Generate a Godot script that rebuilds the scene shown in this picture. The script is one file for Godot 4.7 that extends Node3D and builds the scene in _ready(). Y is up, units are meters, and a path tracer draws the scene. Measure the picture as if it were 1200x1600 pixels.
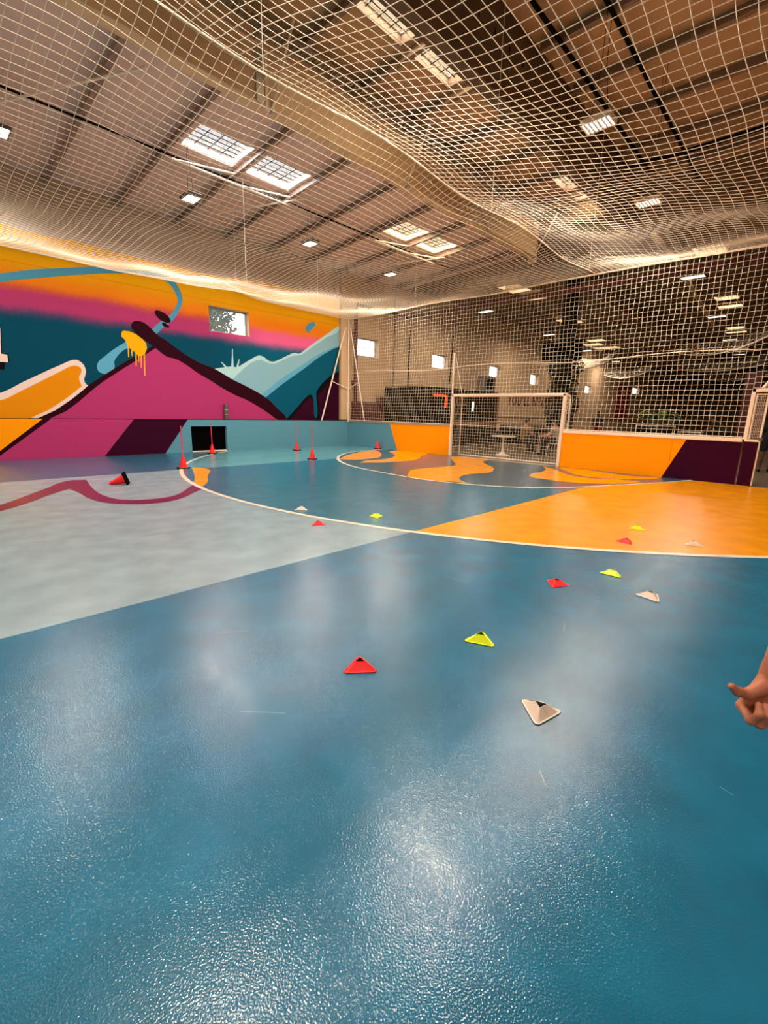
extends Node3D
# An indoor football pitch in a steel-roofed hall: painted floor, mural wall, safety nets, goal, training markers.
# Axes: x grows away from the mural wall, -z runs along it towards the goal wall, metres.

const EYE := Vector3(0, 1.45, 0)
const WALL_X := -15.05       # face of the mural wall
const BOARD_X := -14.89      # face of the rebound boards along it
const GOAL_Z := -13.1        # face of the rebound boards along the goal wall

# Painted shapes of the mural: pairs (z, y) on the wall
const MURAL := {
	"pale_mountain": [-7.287, 2.718, -7.688, 2.802, -8.101, 2.837, -8.602, 3.122, -9.021, 3.314, -9.376, 3.166, -9.577, 3.157, -10.137, 3.409, -10.5, 3.561, -10.719, 3.555, -11.409, 4.014, -12.049, 4.423, -12.741, 4.883, -12.745, 3.984, -11.64, 3.468, -10.859, 3.037, -9.756, 2.316, -9.128, 1.855, -8.433, 2.131, -7.842, 2.42],
	"pale_ridge": [-7.287, 2.718, -7.458, 2.757, -7.688, 2.802, -7.923, 2.848, -8.101, 2.837, -8.286, 2.932, -8.602, 3.122, -8.86, 3.265, -9.021, 3.314, -9.182, 3.275, -9.376, 3.166, -9.577, 3.157, -9.784, 3.233, -10.137, 3.409, -10.5, 3.561, -10.719, 3.555, -10.946, 3.696, -11.409, 4.014, -12.049, 4.423, -12.741, 4.883, -12.742, 4.711, -12.049, 4.302, -11.252, 3.8, -10.793, 3.515, -10.424, 3.438, -9.922, 3.217, -9.574, 3.078, -9.307, 3.093, -9.048, 3.163, -8.789, 3.101, -8.468, 2.894, -8.15, 2.628, -7.931, 2.437],
	"splash_spike": [-7.893, 2.835, -7.937, 3.215, -7.954, 3.425, -7.983, 3.428, -7.978, 3.22, -7.982, 2.843],
	"splash_spike_b": [-7.659, 2.789, -7.526, 2.959, -7.571, 2.953, -7.746, 2.812],
	"splash_spike_c": [-8.077, 2.84, -8.186, 3.109, -8.216, 3.106, -8.161, 2.847],
	"teal_slope": [-9.143, 1.884, -9.898, 2.393, -10.935, 3.056, -11.721, 3.585, -12.379, 3.925, -12.744, 4.065, -12.748, 3.052, -12.041, 2.603, -11.548, 2.199, -11.267, 2.043, -10.992, 1.878, -10.451, 1.404, -10.039, 1.084, -9.729, 1.438, -9.326, 1.777],
	"blue_stripe": [-9.053, 1.96, -9.761, 2.489, -10.861, 3.156, -11.641, 3.62, -12.379, 3.962, -12.744, 4.09, -12.744, 4.04, -12.463, 3.934, -11.721, 3.549, -10.934, 3.02, -9.897, 2.358, -9.181, 1.852],
	"maroon_hill": [-10.039, 1.059, -10.376, 1.36, -10.682, 1.641, -10.993, 1.927, -11.228, 2.054, -11.37, 1.973, -11.712, 2.414, -12.042, 2.697, -12.748, 3.097, -12.756, 1.073],
	"purple_hill": [-10.258, 1.061, -10.486, 1.301, -10.756, 1.551, -11.006, 1.805, -11.211, 1.936, -11.304, 1.846, -11.364, 1.472, -11.391, 1.066],
	"purple_hill_b": [-11.618, 1.067, -11.64, 1.604, -11.611, 2.045, -11.775, 2.179, -12.083, 2.51, -12.749, 2.95, -12.756, 1.073],
	"teal_drip": [-11.292, 2.082, -11.402, 2.037, -11.515, 2.166, -11.528, 1.854, -11.572, 1.317, -11.521, 1.144, -11.424, 1.156, -11.394, 1.346, -11.368, 1.848],
	"blue_dash": [-11.02, 4.52, -11.112, 4.637, -11.326, 4.784, -11.457, 4.791, -11.518, 4.695, -11.377, 4.558, -11.16, 4.353, -11.063, 4.41],
	"upper_stroke": [-1.86, 4.454, -2.635, 4.73, -3.328, 4.921, -4.078, 5.115, -4.715, 5.199, -5.312, 5.288, -5.759, 5.316, -6.077, 5.242, -6.276, 5.035, -6.378, 4.757, -6.336, 4.519, -6.195, 4.265, -6.008, 4.019, -5.73, 3.795, -5.434, 3.55, -5.278, 3.583, -5.65, 3.952, -5.959, 4.191, -6.134, 4.416, -6.223, 4.638, -6.188, 4.814, -6.082, 4.997, -5.927, 5.122, -5.657, 5.176, -5.301, 5.153, -4.704, 5.081, -4.06, 4.935, -3.307, 4.724, -2.609, 4.514, -1.838, 4.276],
	"lower_stroke": [-4.708, 3.297, -4.262, 2.975, -4.042, 2.779, -3.889, 2.636, -3.834, 2.48, -3.881, 2.354, -4.036, 2.301, -4.082, 2.278, -4.075, 2.118, -4.107, 2.121, -4.132, 2.29, -4.229, 2.403, -4.289, 2.562, -4.281, 2.65, -4.37, 2.812, -4.555, 3.007, -4.69, 3.101, -4.79, 3.254],
	"pink_triangle": [-2.594, 1.064, -3.935, 2.096, -5.111, 2.93, -5.427, 3.183, -5.759, 2.958, -6.046, 2.905, -6.384, 2.742, -6.733, 2.523, -7.099, 2.345, -7.479, 2.134, -7.934, 1.917, -8.415, 1.745, -8.917, 1.507, -9.309, 1.284, -9.703, 1.058],
	"diagonal_stroke": [-2.343, 1.063, -3.569, 1.975, -4.211, 2.437, -5.216, 3.114, -5.399, 3.235, -5.458, 3.173, -5.11, 2.921, -3.934, 2.083, -2.604, 1.064],
	"brush_stroke": [-4.833, 3.743, -4.884, 3.829, -5.017, 3.875, -5.189, 3.848, -5.358, 3.729, -5.548, 3.551, -5.795, 3.421, -6.071, 3.241, -6.308, 3.099, -6.756, 2.874, -7.287, 2.718, -7.844, 2.447, -8.437, 2.214, -8.937, 2.0, -9.326, 1.777, -9.729, 1.438, -10.042, 1.174, -10.06, 1.06, -9.703, 1.058, -9.309, 1.284, -8.917, 1.507, -8.415, 1.745, -7.934, 1.917, -7.479, 2.134, -7.099, 2.345, -6.733, 2.523, -6.384, 2.742, -6.046, 2.905, -5.759, 2.958, -5.472, 3.175, -5.276, 3.289, -5.065, 3.421, -4.922, 3.536, -4.834, 3.656],
	"yellow_splash": [-4.55, 3.495, -4.605, 3.555, -4.774, 3.551, -4.94, 3.494, -5.105, 3.382, -5.195, 3.28, -5.208, 3.123, -5.138, 2.979, -5.096, 2.332, -5.064, 2.32, -5.098, 2.929, -5.046, 2.901, -5.013, 2.565, -4.986, 2.563, -5.006, 2.893, -4.975, 2.889, -4.957, 2.734, -4.939, 2.732, -4.941, 2.904, -4.909, 2.937, -4.873, 2.581, -4.847, 2.588, -4.873, 2.978, -4.804, 3.034, -4.782, 2.875, -4.764, 2.873, -4.763, 3.056, -4.713, 3.112, -4.692, 2.834, -4.666, 2.832, -4.679, 3.162, -4.624, 3.304, -4.536, 3.389],
	"dark_ellipse": [-5.5, 4.199, -5.546, 4.251, -5.651, 4.259, -5.809, 4.203, -5.929, 4.108, -5.974, 4.009, -5.893, 3.942, -5.721, 3.972, -5.568, 4.075],
	"dark_ellipse_b": [-5.692, 3.899, -5.741, 3.934, -5.856, 3.9, -5.931, 3.828, -5.825, 3.808, -5.725, 3.844],
	"cream_outline": [-1.528, 1.63, -1.635, 1.677, -1.819, 1.772, -2.106, 1.961, -2.399, 2.133, -2.7, 2.311, -3.009, 2.483, -3.221, 2.599, -3.346, 2.631, -3.463, 2.58, -3.535, 2.471, -3.552, 2.332, -3.519, 2.212, -3.488, 2.116, -3.51, 2.023, -3.568, 1.967, -2.347, 1.073, -2.174, 1.072, -3.407, 1.942, -3.37, 2.085, -3.37, 2.178, -3.421, 2.275, -3.446, 2.37, -3.418, 2.437, -3.329, 2.471, -3.204, 2.443, -2.991, 2.311, -2.679, 2.12, -2.376, 1.933, -1.985, 1.693, -1.72, 1.53, -1.612, 1.494, -1.506, 1.458],
	"orange_tongue": [-1.507, 1.463, -1.613, 1.501, -1.721, 1.537, -1.986, 1.7, -2.376, 1.94, -2.679, 2.126, -2.992, 2.318, -3.205, 2.449, -3.33, 2.478, -3.424, 2.443, -3.452, 2.371, -3.428, 2.276, -3.376, 2.179, -3.377, 2.085, -3.414, 1.942, -2.179, 1.072, -1.457, 1.066],
	"letter_shadow": [-1.727, 3.224, -1.849, 3.237, -1.793, 2.654, -1.917, 2.65, -1.911, 2.443, -1.815, 2.418, -1.802, 2.257, -1.604, 2.241],
	"letter_foot": [-1.727, 3.224, -1.832, 3.235, -1.77, 2.627, -1.888, 2.618, -1.886, 2.437, -1.627, 2.422],
}
# Painted sections of the boards under the mural: pairs (z, y)
const BOARD_PAINT := {
	"orange_corner": [-1.418, 1.048, -2.412, 1.055, -1.442, 0.253, -1.304, 0.14],
	"diagonal_stroke": [-2.406, 1.055, -2.593, 1.056, -1.425, 0.121, -1.287, 0.004, -1.304, 0.14, -1.442, 0.253],
	"pink_panel": [-2.586, 1.056, -4.61, 1.056, -3.749, -0.012, -1.285, -0.012, -1.287, 0.008, -1.426, 0.125],
	"purple_parallelogram": [-4.611, 1.07, -6.21, 1.065, -5.445, -0.01, -3.749, -0.012],
}
# Painted shapes on the floor: pairs (x, z)
const FLOOR_PAINT := {
	"wave_a": [-10.6, -8.97, -11.57, -10.21, -12.21, -11.44, -12.53, -12.4, -11.52, -11.7, -10.78, -11.0, -10.25, -10.28, -10.15, -9.68, -10.28, -9.16],
	"wave_b": [-9.54, -8.87, -9.82, -9.37, -9.83, -9.86, -9.92, -10.47, -10.39, -11.25, -11.07, -11.88, -11.69, -12.35, -11.9, -12.99, -11.35, -13.27, -10.35, -12.96, -9.91, -12.04, -9.48, -11.51, -9.12, -10.67, -9.12, -9.97, -9.26, -9.29],
	"wave_c": [-9.21, -12.81, -8.51, -13.18, -7.8, -13.6, -7.75, -12.91, -7.6, -12.32, -7.15, -11.77, -6.58, -11.2, -6.22, -10.62, -6.03, -10.09, -6.15, -9.56, -6.12, -9.07, -5.93, -8.64, -5.67, -8.34, -5.37, -8.15, -5.73, -8.03, -6.13, -7.86, -6.7, -7.79, -7.18, -8.29, -7.55, -8.85, -7.58, -9.36, -7.49, -10.09, -7.5, -10.65, -7.69, -10.96, -8.32, -11.7],
	"wave_d": [-5.88, -12.82, -5.3, -12.34, -4.79, -11.7, -4.36, -11.34, -3.97, -11.26, -3.48, -11.56, -2.93, -11.8, -3.02, -11.26, -3.24, -10.8, -3.64, -10.37, -4.04, -10.16, -4.53, -10.14, -4.98, -10.29, -5.14, -10.52, -5.24, -10.92, -5.26, -11.46, -5.46, -12.12],
	"wave_e": [-5.56, -13.01, -4.97, -12.99, -4.15, -12.81, -3.42, -12.65, -2.87, -13.01, -2.84, -12.68, -3.08, -12.12, -3.54, -11.73, -3.96, -11.51, -4.36, -11.6, -4.87, -12.17],
	"purple_wave": [-7.72, -0.52, -8.15, -0.55, -8.39, -0.72, -8.88, -1.03, -9.66, -1.49, -10.29, -1.86, -10.41, -2.02, -10.29, -2.23, -9.29, -2.08, -8.52, -2.02, -7.99, -2.06, -7.7, -2.19, -7.56, -2.46, -7.57, -2.76, -7.83, -3.07, -8.19, -3.33, -8.52, -3.57, -8.17, -3.58, -7.63, -3.17, -7.29, -2.82, -7.18, -2.55, -7.22, -2.28, -7.36, -2.09, -7.65, -1.88, -8.16, -1.78, -8.84, -1.78, -9.34, -1.75, -8.92, -1.42, -8.28, -1.0, -7.88, -0.66],
	"orange_tab": [-11.04, -4.63, -10.81, -4.82, -9.37, -4.25, -8.68, -3.93, -8.13, -3.56, -8.52, -3.57, -9.09, -3.85, -10.0, -4.23],
}

var M := {}
var rng := RandomNumberGenerator.new()
var tally := {}


# ------------------------------------------------------------------ helpers

class Shape:
	var v := PackedVector3Array()
	var n := PackedVector3Array()
	var uv := PackedVector2Array()
	var i := PackedInt32Array()

	func face(pts: Array, out: Vector3) -> void:      # flat convex polygon, wound so that it faces `out`
		var nn: Vector3 = (pts[2] - pts[0]).cross(pts[1] - pts[0])
		var p := pts.duplicate()
		if nn.dot(out) < 0:
			p.reverse()
			nn = -nn
		nn = nn.normalized()
		var b := v.size()
		for q in p:
			v.append(q); n.append(nn); uv.append(Vector2.ZERO)
		for k in range(1, p.size() - 1):
			i.append_array([b, b + k, b + k + 1])

	func box(c: Vector3, s: Vector3, bevel := 0.0, basis := Basis()) -> void:
		var h := s * 0.5
		var e := minf(bevel, minf(h.x, minf(h.y, h.z)) * 0.9)
		var g := h - Vector3(e, e, e)
		var pt := func(sg: Vector3, ax: int) -> Vector3:
			var q := sg * g
			q[ax] = sg[ax] * h[ax]
			return c + basis * q
		for ax in 3:
			var u := (ax + 1) % 3
			var w := (ax + 2) % 3
			for sd in [-1.0, 1.0]:
				var l := []
				for k in [[-1.0, -1.0], [1.0, -1.0], [1.0, 1.0], [-1.0, 1.0]]:
					var sg := Vector3.ZERO
					sg[ax] = sd; sg[u] = k[0]; sg[w] = k[1]
					l.append(pt.call(sg, ax))
				var o := Vector3.ZERO
				o[ax] = sd
				face(l, basis * o)
		if e <= 0.0:
			return
		for ax in 3:
			var u := (ax + 1) % 3
			var w := (ax + 2) % 3
			for su in [-1.0, 1.0]:
				for sw in [-1.0, 1.0]:
					var a := Vector3.ZERO
					a[ax] = -1; a[u] = su; a[w] = sw
					var b := a
					b[ax] = 1
					var o := Vector3.ZERO
					o[u] = su; o[w] = sw
					face([pt.call(a, u), pt.call(b, u), pt.call(b, w), pt.call(a, w)], basis * o)
		for k in 8:
			var sg := Vector3(1 if k & 1 else -1, 1 if k & 2 else -1, 1 if k & 4 else -1)
			face([pt.call(sg, 0), pt.call(sg, 1), pt.call(sg, 2)], basis * sg)

	func tube(pts: Array, r, sides := 6, caps := true) -> void:     # r: a number or a list, one radius per point
		var b := v.size()
		var m := pts.size()
		var x := Vector3.ZERO
		for k in m:
			var t: Vector3 = (pts[mini(k + 1, m - 1)] - pts[maxi(k - 1, 0)]).normalized()
			if k == 0:
				x = t.cross(Vector3.UP if absf(t.y) < 0.9 else Vector3.RIGHT).normalized()
			x = (x - t * x.dot(t)).normalized()
			var y := t.cross(x)
			var rr: float = r[k] if r is Array else r
			for j in sides:
				var a := TAU * j / sides
				var d := x * cos(a) + y * sin(a)
				v.append(pts[k] + d * rr); n.append(d); uv.append(Vector2(float(j) / sides, k))
		for k in m - 1:
			for j in sides:
				var a := b + k * sides + j
				var a2 := b + k * sides + (j + 1) % sides
				i.append_array([a, a + sides, a2, a2, a + sides, a2 + sides])
		if caps:
			for e in [0, m - 1]:
				var l := []
				for j in sides:
					l.append(v[b + e * sides + j])
				face(l, (pts[0] - pts[1]) if e == 0 else (pts[m - 1] - pts[m - 2]))

	func lathe(at: Vector3, prof: Array, sides := 20, basis := Basis()) -> void:   # profile of (radius, height), bottom to top
		var b := v.size()
		for k in prof.size():
			var p0: Vector2 = prof[maxi(k - 1, 0)]
			var p1: Vector2 = prof[mini(k + 1, prof.size() - 1)]
			var d := (p1 - p0).normalized()
			for j in sides:
				var a := TAU * j / sides
				var o := Vector3(cos(a), 0, sin(a))
				v.append(at + basis * (o * prof[k].x + Vector3(0, prof[k].y, 0)))
				n.append((basis * (o * d.y - Vector3(0, d.x, 0))).normalized())
				uv.append(Vector2(float(j) / sides, k))
		for k in prof.size() - 1:
			for j in sides:
				var a := b + k * sides + j
				var a2 := b + k * sides + (j + 1) % sides
				i.append_array([a, a2, a + sides, a2, a2 + sides, a + sides])

	func ball(c: Vector3, r: Vector3, seg := 10, rings := 7) -> void:
		var prof := []
		var b := v.size()
		for k in rings + 1:
			var t := -PI / 2 + PI * k / rings
			prof.append(Vector2(maxf(cos(t), 0.001), sin(t)))
		lathe(Vector3.ZERO, prof, seg)
		for k in range(b, v.size()):
			n[k] = (v[k] / r).normalized()
			v[k] = c + v[k] * r

	func flat(poly: PackedVector2Array, to3: Callable, normal: Vector3) -> void:   # a flat polygon of any outline
		var t := Geometry2D.triangulate_polygon(poly)
		var b := v.size()
		for q in poly:
			v.append(to3.call(q)); n.append(normal); uv.append(q)
		for k in range(0, t.size(), 3):
			var a := v[b + t[k]]
			if (v[b + t[k + 2]] - a).cross(v[b + t[k + 1]] - a).dot(normal) > 0:
				i.append_array([b + t[k], b + t[k + 1], b + t[k + 2]])
			else:
				i.append_array([b + t[k], b + t[k + 2], b + t[k + 1]])

	func mesh() -> ArrayMesh:
		var a := []
		a.resize(Mesh.ARRAY_MAX)
		a[Mesh.ARRAY_VERTEX] = v
		a[Mesh.ARRAY_NORMAL] = n
		a[Mesh.ARRAY_TEX_UV] = uv
		a[Mesh.ARRAY_INDEX] = i
		var am := ArrayMesh.new()
		am.add_surface_from_arrays(Mesh.PRIMITIVE_TRIANGLES, a)
		return am


func numbered(called: String) -> String:
	var k: int = tally.get(called, 0)
	tally[called] = k + 1
	return called if k == 0 else "%s_%03d" % [called, k]


func tag(o: Node, label: String, category: String, group := "") -> void:
	o.set_meta("label", label)
	o.set_meta("category", category)
	if group:
		o.set_meta("group", group)


func thing(called: String, label: String, category: String, at := Vector3.ZERO, turn := 0.0, group := "") -> Node3D:
	var o := Node3D.new()
	o.name = numbered(called)
	add_child(o, true)
	o.position = at
	o.rotation.y = turn
	tag(o, label, category, group)
	return o


func part(parent: Node, called: String, s, m: Material, label := "") -> MeshInstance3D:
	var o := MeshInstance3D.new()
	o.name = called
	o.mesh = s.mesh() if s is Shape else s
	o.material_override = null
	for k in o.mesh.get_surface_count():
		o.set_surface_override_material(k, m)
	parent.add_child(o, true)
	if label:
		o.set_meta("label", label)
	return o


func struct_node(called: String) -> Node3D:
	var o := Node3D.new()
	o.name = called
	o.set_meta("kind", "structure")
	add_child(o, true)
	return o


func copy(o: Node3D, label: String, at: Vector3, turn: float) -> Node3D:
	var c: Node3D = o.duplicate()
	c.name = numbered(String(o.name).rstrip("_0123456789"))
	add_child(c, true)
	c.position = at
	c.rotation.y = turn
	c.set_meta("label", label)
	return c


func mat(col: Color, rough := 0.7, metal := 0.0) -> StandardMaterial3D:
	var m := StandardMaterial3D.new()
	m.albedo_color = col
	m.roughness = rough
	m.metallic = metal
	return m


func glow(col: Color, energy: float) -> StandardMaterial3D:
	var m := mat(col, 0.6)
	m.emission_enabled = true
	m.emission = col
	m.emission_energy_multiplier = energy
	return m


func box_of(c: Vector3, s: Vector3, bevel := 0.0, basis := Basis()) -> Shape:
	var b := Shape.new()
	b.box(c, s, bevel, basis)
	return b


func tube_of(pts: Array, r, sides := 8) -> Shape:
	var b := Shape.new()
	b.tube(pts, r, sides)
	return b


func smoothed(flat_list: Array, steps := 4, closed := true) -> PackedVector2Array:   # Catmull-Rom, sharp corners kept
	var p := PackedVector2Array()
	for k in range(0, flat_list.size(), 2):
		p.append(Vector2(flat_list[k], flat_list[k + 1]))
	var m := p.size()
	var tan_in := PackedVector2Array()
	for k in m:
		var a := p[(k - 1 + m) % m] if closed or k > 0 else p[k]
		var c := p[(k + 1) % m] if closed or k < m - 1 else p[k]
		var d1 := (p[k] - a).normalized()
		var d2 := (c - p[k]).normalized()
		tan_in.append(Vector2.ZERO if d1.dot(d2) < 0.45 else (d1 + d2).normalized())
	var out := PackedVector2Array()
	for k in (m if closed else m - 1):
		var a := p[k]
		var b := p[(k + 1) % m]
		var l := a.distance_to(b)
		for s in steps:
			var t := float(s) / steps
			var h1 := 2 * t * t * t - 3 * t * t + 1
			var h2 := t * t * t - 2 * t * t + t
			var h3 := -2 * t * t * t + 3 * t * t
			var h4 := t * t * t - t * t
			var q := a * h1 + tan_in[k] * l * h2 + b * h3 + tan_in[(k + 1) % m] * l * h4
			if out.is_empty() or out[-1].distance_to(q) > 0.001:
				out.append(q)
	if not closed:
		out.append(p[m - 1])
	return out


func rect(x0: float, z0: float, x1: float, z1: float) -> PackedVector2Array:
	return PackedVector2Array([Vector2(x0, z0), Vector2(x1, z0), Vector2(x1, z1), Vector2(x0, z1)])


func noise_tex(freq: float, size: int, lo: float, hi: float, seed_: int, octaves := 3, contrast := true) -> NoiseTexture2D:
	var f := FastNoiseLite.new()
	f.seed = seed_
	f.frequency = freq
	f.noise_type = FastNoiseLite.TYPE_SIMPLEX_SMOOTH
	f.fractal_octaves = octaves
	var t := NoiseTexture2D.new()
	t.width = size
	t.height = size
	t.seamless = true
	t.noise = f
	t.normalize = contrast
	var g := Gradient.new()
	g.set_color(0, Color(lo, lo, lo))
	g.set_color(1, Color(hi, hi, hi))
	t.color_ramp = g
	return t


# ------------------------------------------------------------------ scene

func _ready() -> void:
	rng.seed = 7
	# camera
	var cam := Camera3D.new()
	cam.name = "camera"
	cam.position = EYE
	cam.rotation = Vector3(deg_to_rad(-12.536), deg_to_rad(43.916), deg_to_rad(1.436))
	cam.fov = 97.38
	cam.near = 0.05
	cam.far = 300.0
	add_child(cam)
	cam.current = true
	# sky and exposure
	var env := Environment.new()
	var sm := ProceduralSkyMaterial.new()
	sm.sky_top_color = Color(0.93, 0.96, 1.0)
	sm.sky_horizon_color = Color(1.0, 1.0, 1.0)
	sm.ground_horizon_color = Color(0.8, 0.8, 0.8)
	sm.ground_bottom_color = Color(0.55, 0.55, 0.52)
	sm.sky_energy_multiplier = 2.4
	sm.ground_energy_multiplier = 1.0
	var sky := Sky.new()
	sky.sky_material = sm
	env.background_mode = Environment.BG_SKY
	env.sky = sky
	env.tonemap_mode = Environment.TONE_MAPPER_LINEAR
	env.tonemap_exposure = 0.9
	env.sdfgi_enabled = true
	env.ssao_enabled = true
	env.ssil_enabled = true
	var we := WorldEnvironment.new()
	we.name = "world_environment"
	we.environment = env
	add_child(we)
	# strengths of the lamps and of the daylight panels in the roof, used by their builders
	lamp_energy = 22.0
	skylight_energy = 6.5

	materials()
	build_floor()
	build_walls()
	build_roof()
	build_boards()
	build_nets()
	build_goal()
	build_lamps()
	build_hall()
	build_markers()
	build_people()


var lamp_energy := 1.0
var skylight_energy := 1.0


func floor_paint(col: Color) -> StandardMaterial3D:
	var m := mat(col, 0.5)
	m.albedo_texture = M.floor_tone
	m.roughness = 0.2
	m.metallic_specular = 0.52
	m.normal_enabled = true
	m.normal_texture = M.floor_grain
	m.normal_scale = 0.26
	m.uv1_triplanar = true
	m.uv1_world_triplanar = true
	m.uv1_scale = Vector3(0.45, 0.45, 0.45)
	return m


func wall_paint(col: Color, rough := 0.75) -> StandardMaterial3D:
	var m := mat(col, rough)
	m.metallic_specular = 0.2
	m.normal_enabled = true
	m.normal_texture = M.wall_grain
	m.normal_scale = 0.35
	m.uv1_triplanar = true
	m.uv1_world_triplanar = true
	m.uv1_scale = Vector3(0.8, 0.8, 0.8)
	return m


func materials() -> void:
	M.floor_tone = noise_tex(0.004, 1024, 0.86, 1.0, 3, 6)
	var f := FastNoiseLite.new()
	f.seed = 11
	f.frequency = 0.28
	f.fractal_octaves = 3
	var g := NoiseTexture2D.new()
	g.width = 1024; g.height = 1024
	g.seamless = true
	g.noise = f
	g.as_normal_map = true
	g.bump_strength = 2.0
	M.floor_grain = g
	var f2 := FastNoiseLite.new()
	f2.seed = 12
	f2.frequency = 0.06
	f2.fractal_octaves = 3
	var g2 := NoiseTexture2D.new()
	g2.width = 512; g2.height = 512
	g2.seamless = true
	g2.noise = f2
	g2.as_normal_map = true
	g2.bump_strength = 2.0
	M.wall_grain = g2
	# floor
	M.f_dark = floor_paint(Color(0.17, 0.40, 0.52))
	M.f_blue = floor_paint(Color(0.045, 0.42, 0.565))
	M.f_mid = floor_paint(Color(0.12, 0.43, 0.54))
	M.f_pale = floor_paint(Color(0.55, 0.66, 0.71))
	M.f_teal = floor_paint(Color(0.38, 0.62, 0.67))
	M.f_slate = floor_paint(Color(0.24, 0.36, 0.43))
	M.f_orange = floor_paint(Color(1.0, 0.64, 0.01))
	M.f_purple = floor_paint(Color(0.45, 0.13, 0.28))
	M.f_white = floor_paint(Color(0.97, 0.92, 0.84))
	M.concrete = floor_paint(Color(0.55, 0.49, 0.42))
	# mural and boards
	M.p_yellow = wall_paint(Color(0.97, 0.68, 0.03))
	M.p_orange = wall_paint(Color(0.88, 0.54, 0.03))
	M.p_pink = wall_paint(Color(0.69, 0.21, 0.43))
	M.p_maroon = wall_paint(Color(0.17, 0.0, 0.06))
	M.p_purple = wall_paint(Color(0.20, 0.01, 0.13))
	M.p_teal = wall_paint(Color(0.02, 0.33, 0.43))
	M.p_blue = wall_paint(Color(0.30, 0.58, 0.70))
	M.p_sky = wall_paint(Color(0.36, 0.65, 0.78))
	M.p_pale = wall_paint(Color(0.52, 0.70, 0.76))
	M.p_ridge = wall_paint(Color(0.68, 0.83, 0.84))
	M.p_cream = wall_paint(Color(0.92, 0.82, 0.78))
	M.p_black = wall_paint(Color(0.05, 0.03, 0.05))
	M.p_board_orange = wall_paint(Color(1.0, 0.60, 0.01))
	M.p_board_blue = wall_paint(Color(0.36, 0.58, 0.66))
	# building
	M.wall = wall_paint(Color(0.80, 0.68, 0.54))
	M.wall_plain = wall_paint(Color(0.74, 0.62, 0.48))
	M.deck_low = wall_paint(Color(0.86, 0.75, 0.70))
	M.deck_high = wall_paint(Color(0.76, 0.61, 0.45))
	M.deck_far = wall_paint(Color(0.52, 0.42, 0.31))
	M.purlin = mat(Color(0.56, 0.47, 0.42), 0.5)
	M.purlin_high = mat(Color(0.54, 0.44, 0.35), 0.5)
	M.beam = mat(Color(0.86, 0.74, 0.58), 0.45)
	M.beam_dark = mat(Color(0.34, 0.25, 0.17), 0.6)  # on the second valley beam this brown carries the shade
	M.steel = mat(Color(0.45, 0.42, 0.40), 0.4, 0.6)
	M.galv = mat(Color(0.70, 0.66, 0.60), 0.4, 0.5)
	M.black_metal = mat(Color(0.035, 0.03, 0.03), 0.6)
	M.black_metal.metallic_specular = 0.2
	M.white_metal = mat(Color(0.93, 0.86, 0.78), 0.4)
	M.maroon = mat(Color(0.32, 0.06, 0.07), 0.5)
	M.cord = mat(Color(0.96, 0.90, 0.80), 0.8)
	M.rope = mat(Color(0.95, 0.89, 0.80), 0.85)
	M.pane = glow(Color(0.98, 0.98, 1.0), 0.82)
	M.pane_warm = glow(Color(1.0, 0.90, 0.74), 0.95)
	for k in ["pane", "pane_warm"]:
		M[k].albedo_color = Color(0.45, 0.44, 0.42)
	M.lamp_face = glow(Color(1.0, 0.97, 0.90), 3.0)
	M.sign_face = glow(Color(0.85, 1.0, 0.9), 1.6)
	var gl := mat(Color(0.9, 0.95, 1.0, 0.08), 0.05)
	gl.transparency = BaseMaterial3D.TRANSPARENCY_ALPHA
	M.glass = gl
	M.frame = mat(Color(0.62, 0.62, 0.64), 0.5)
	M.wood = mat(Color(0.70, 0.50, 0.30), 0.5)
	M.rubber = mat(Color(0.02, 0.02, 0.02), 0.9)
	M.rubber.metallic_specular = 0.1
	M.red_plastic = mat(Color(0.95, 0.05, 0.10), 0.4)
	M.red_pole = mat(Color(0.90, 0.25, 0.30), 0.4)
	M.skin = mat(Color(0.74, 0.45, 0.33), 0.55)
	M.skin_dark = mat(Color(0.36, 0.22, 0.16), 0.55)
	M.hair = mat(Color(0.03, 0.025, 0.02), 0.7)
	M.leaf = mat(Color(0.12, 0.25, 0.07), 0.6)
	M.ivy = mat(Color(0.05, 0.10, 0.04), 0.7)
	M.leaf_light = mat(Color(0.45, 0.60, 0.10), 0.6)
	for k in ["leaf", "leaf_light"]:
		M[k].backlight_enabled = true
		M[k].backlight = Color(0.10, 0.16, 0.04)


# ---- floor

func on_floor(poly: PackedVector2Array, h: float) -> Shape:
	var s := Shape.new()
	s.flat(poly, func(q: Vector2) -> Vector3: return Vector3(q.x, h, q.y), Vector3.UP)
	return s


func band(line: PackedVector2Array, w: float, h: float) -> Shape:
	var s := Shape.new()
	for k in line.size() - 1:
		var d0 := (line[mini(k + 1, line.size() - 1)] - line[maxi(k - 1, 0)]).normalized().orthogonal() * w * 0.5
		var d1 := (line[mini(k + 2, line.size() - 1)] - line[k]).normalized().orthogonal() * w * 0.5
		var l := []
		for q in [line[k] - d0, line[k] + d0, line[k + 1] + d1, line[k + 1] - d1]:
			l.append(Vector3(q.x, h, q.y))
		s.face(l, Vector3.UP)
	return s


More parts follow.
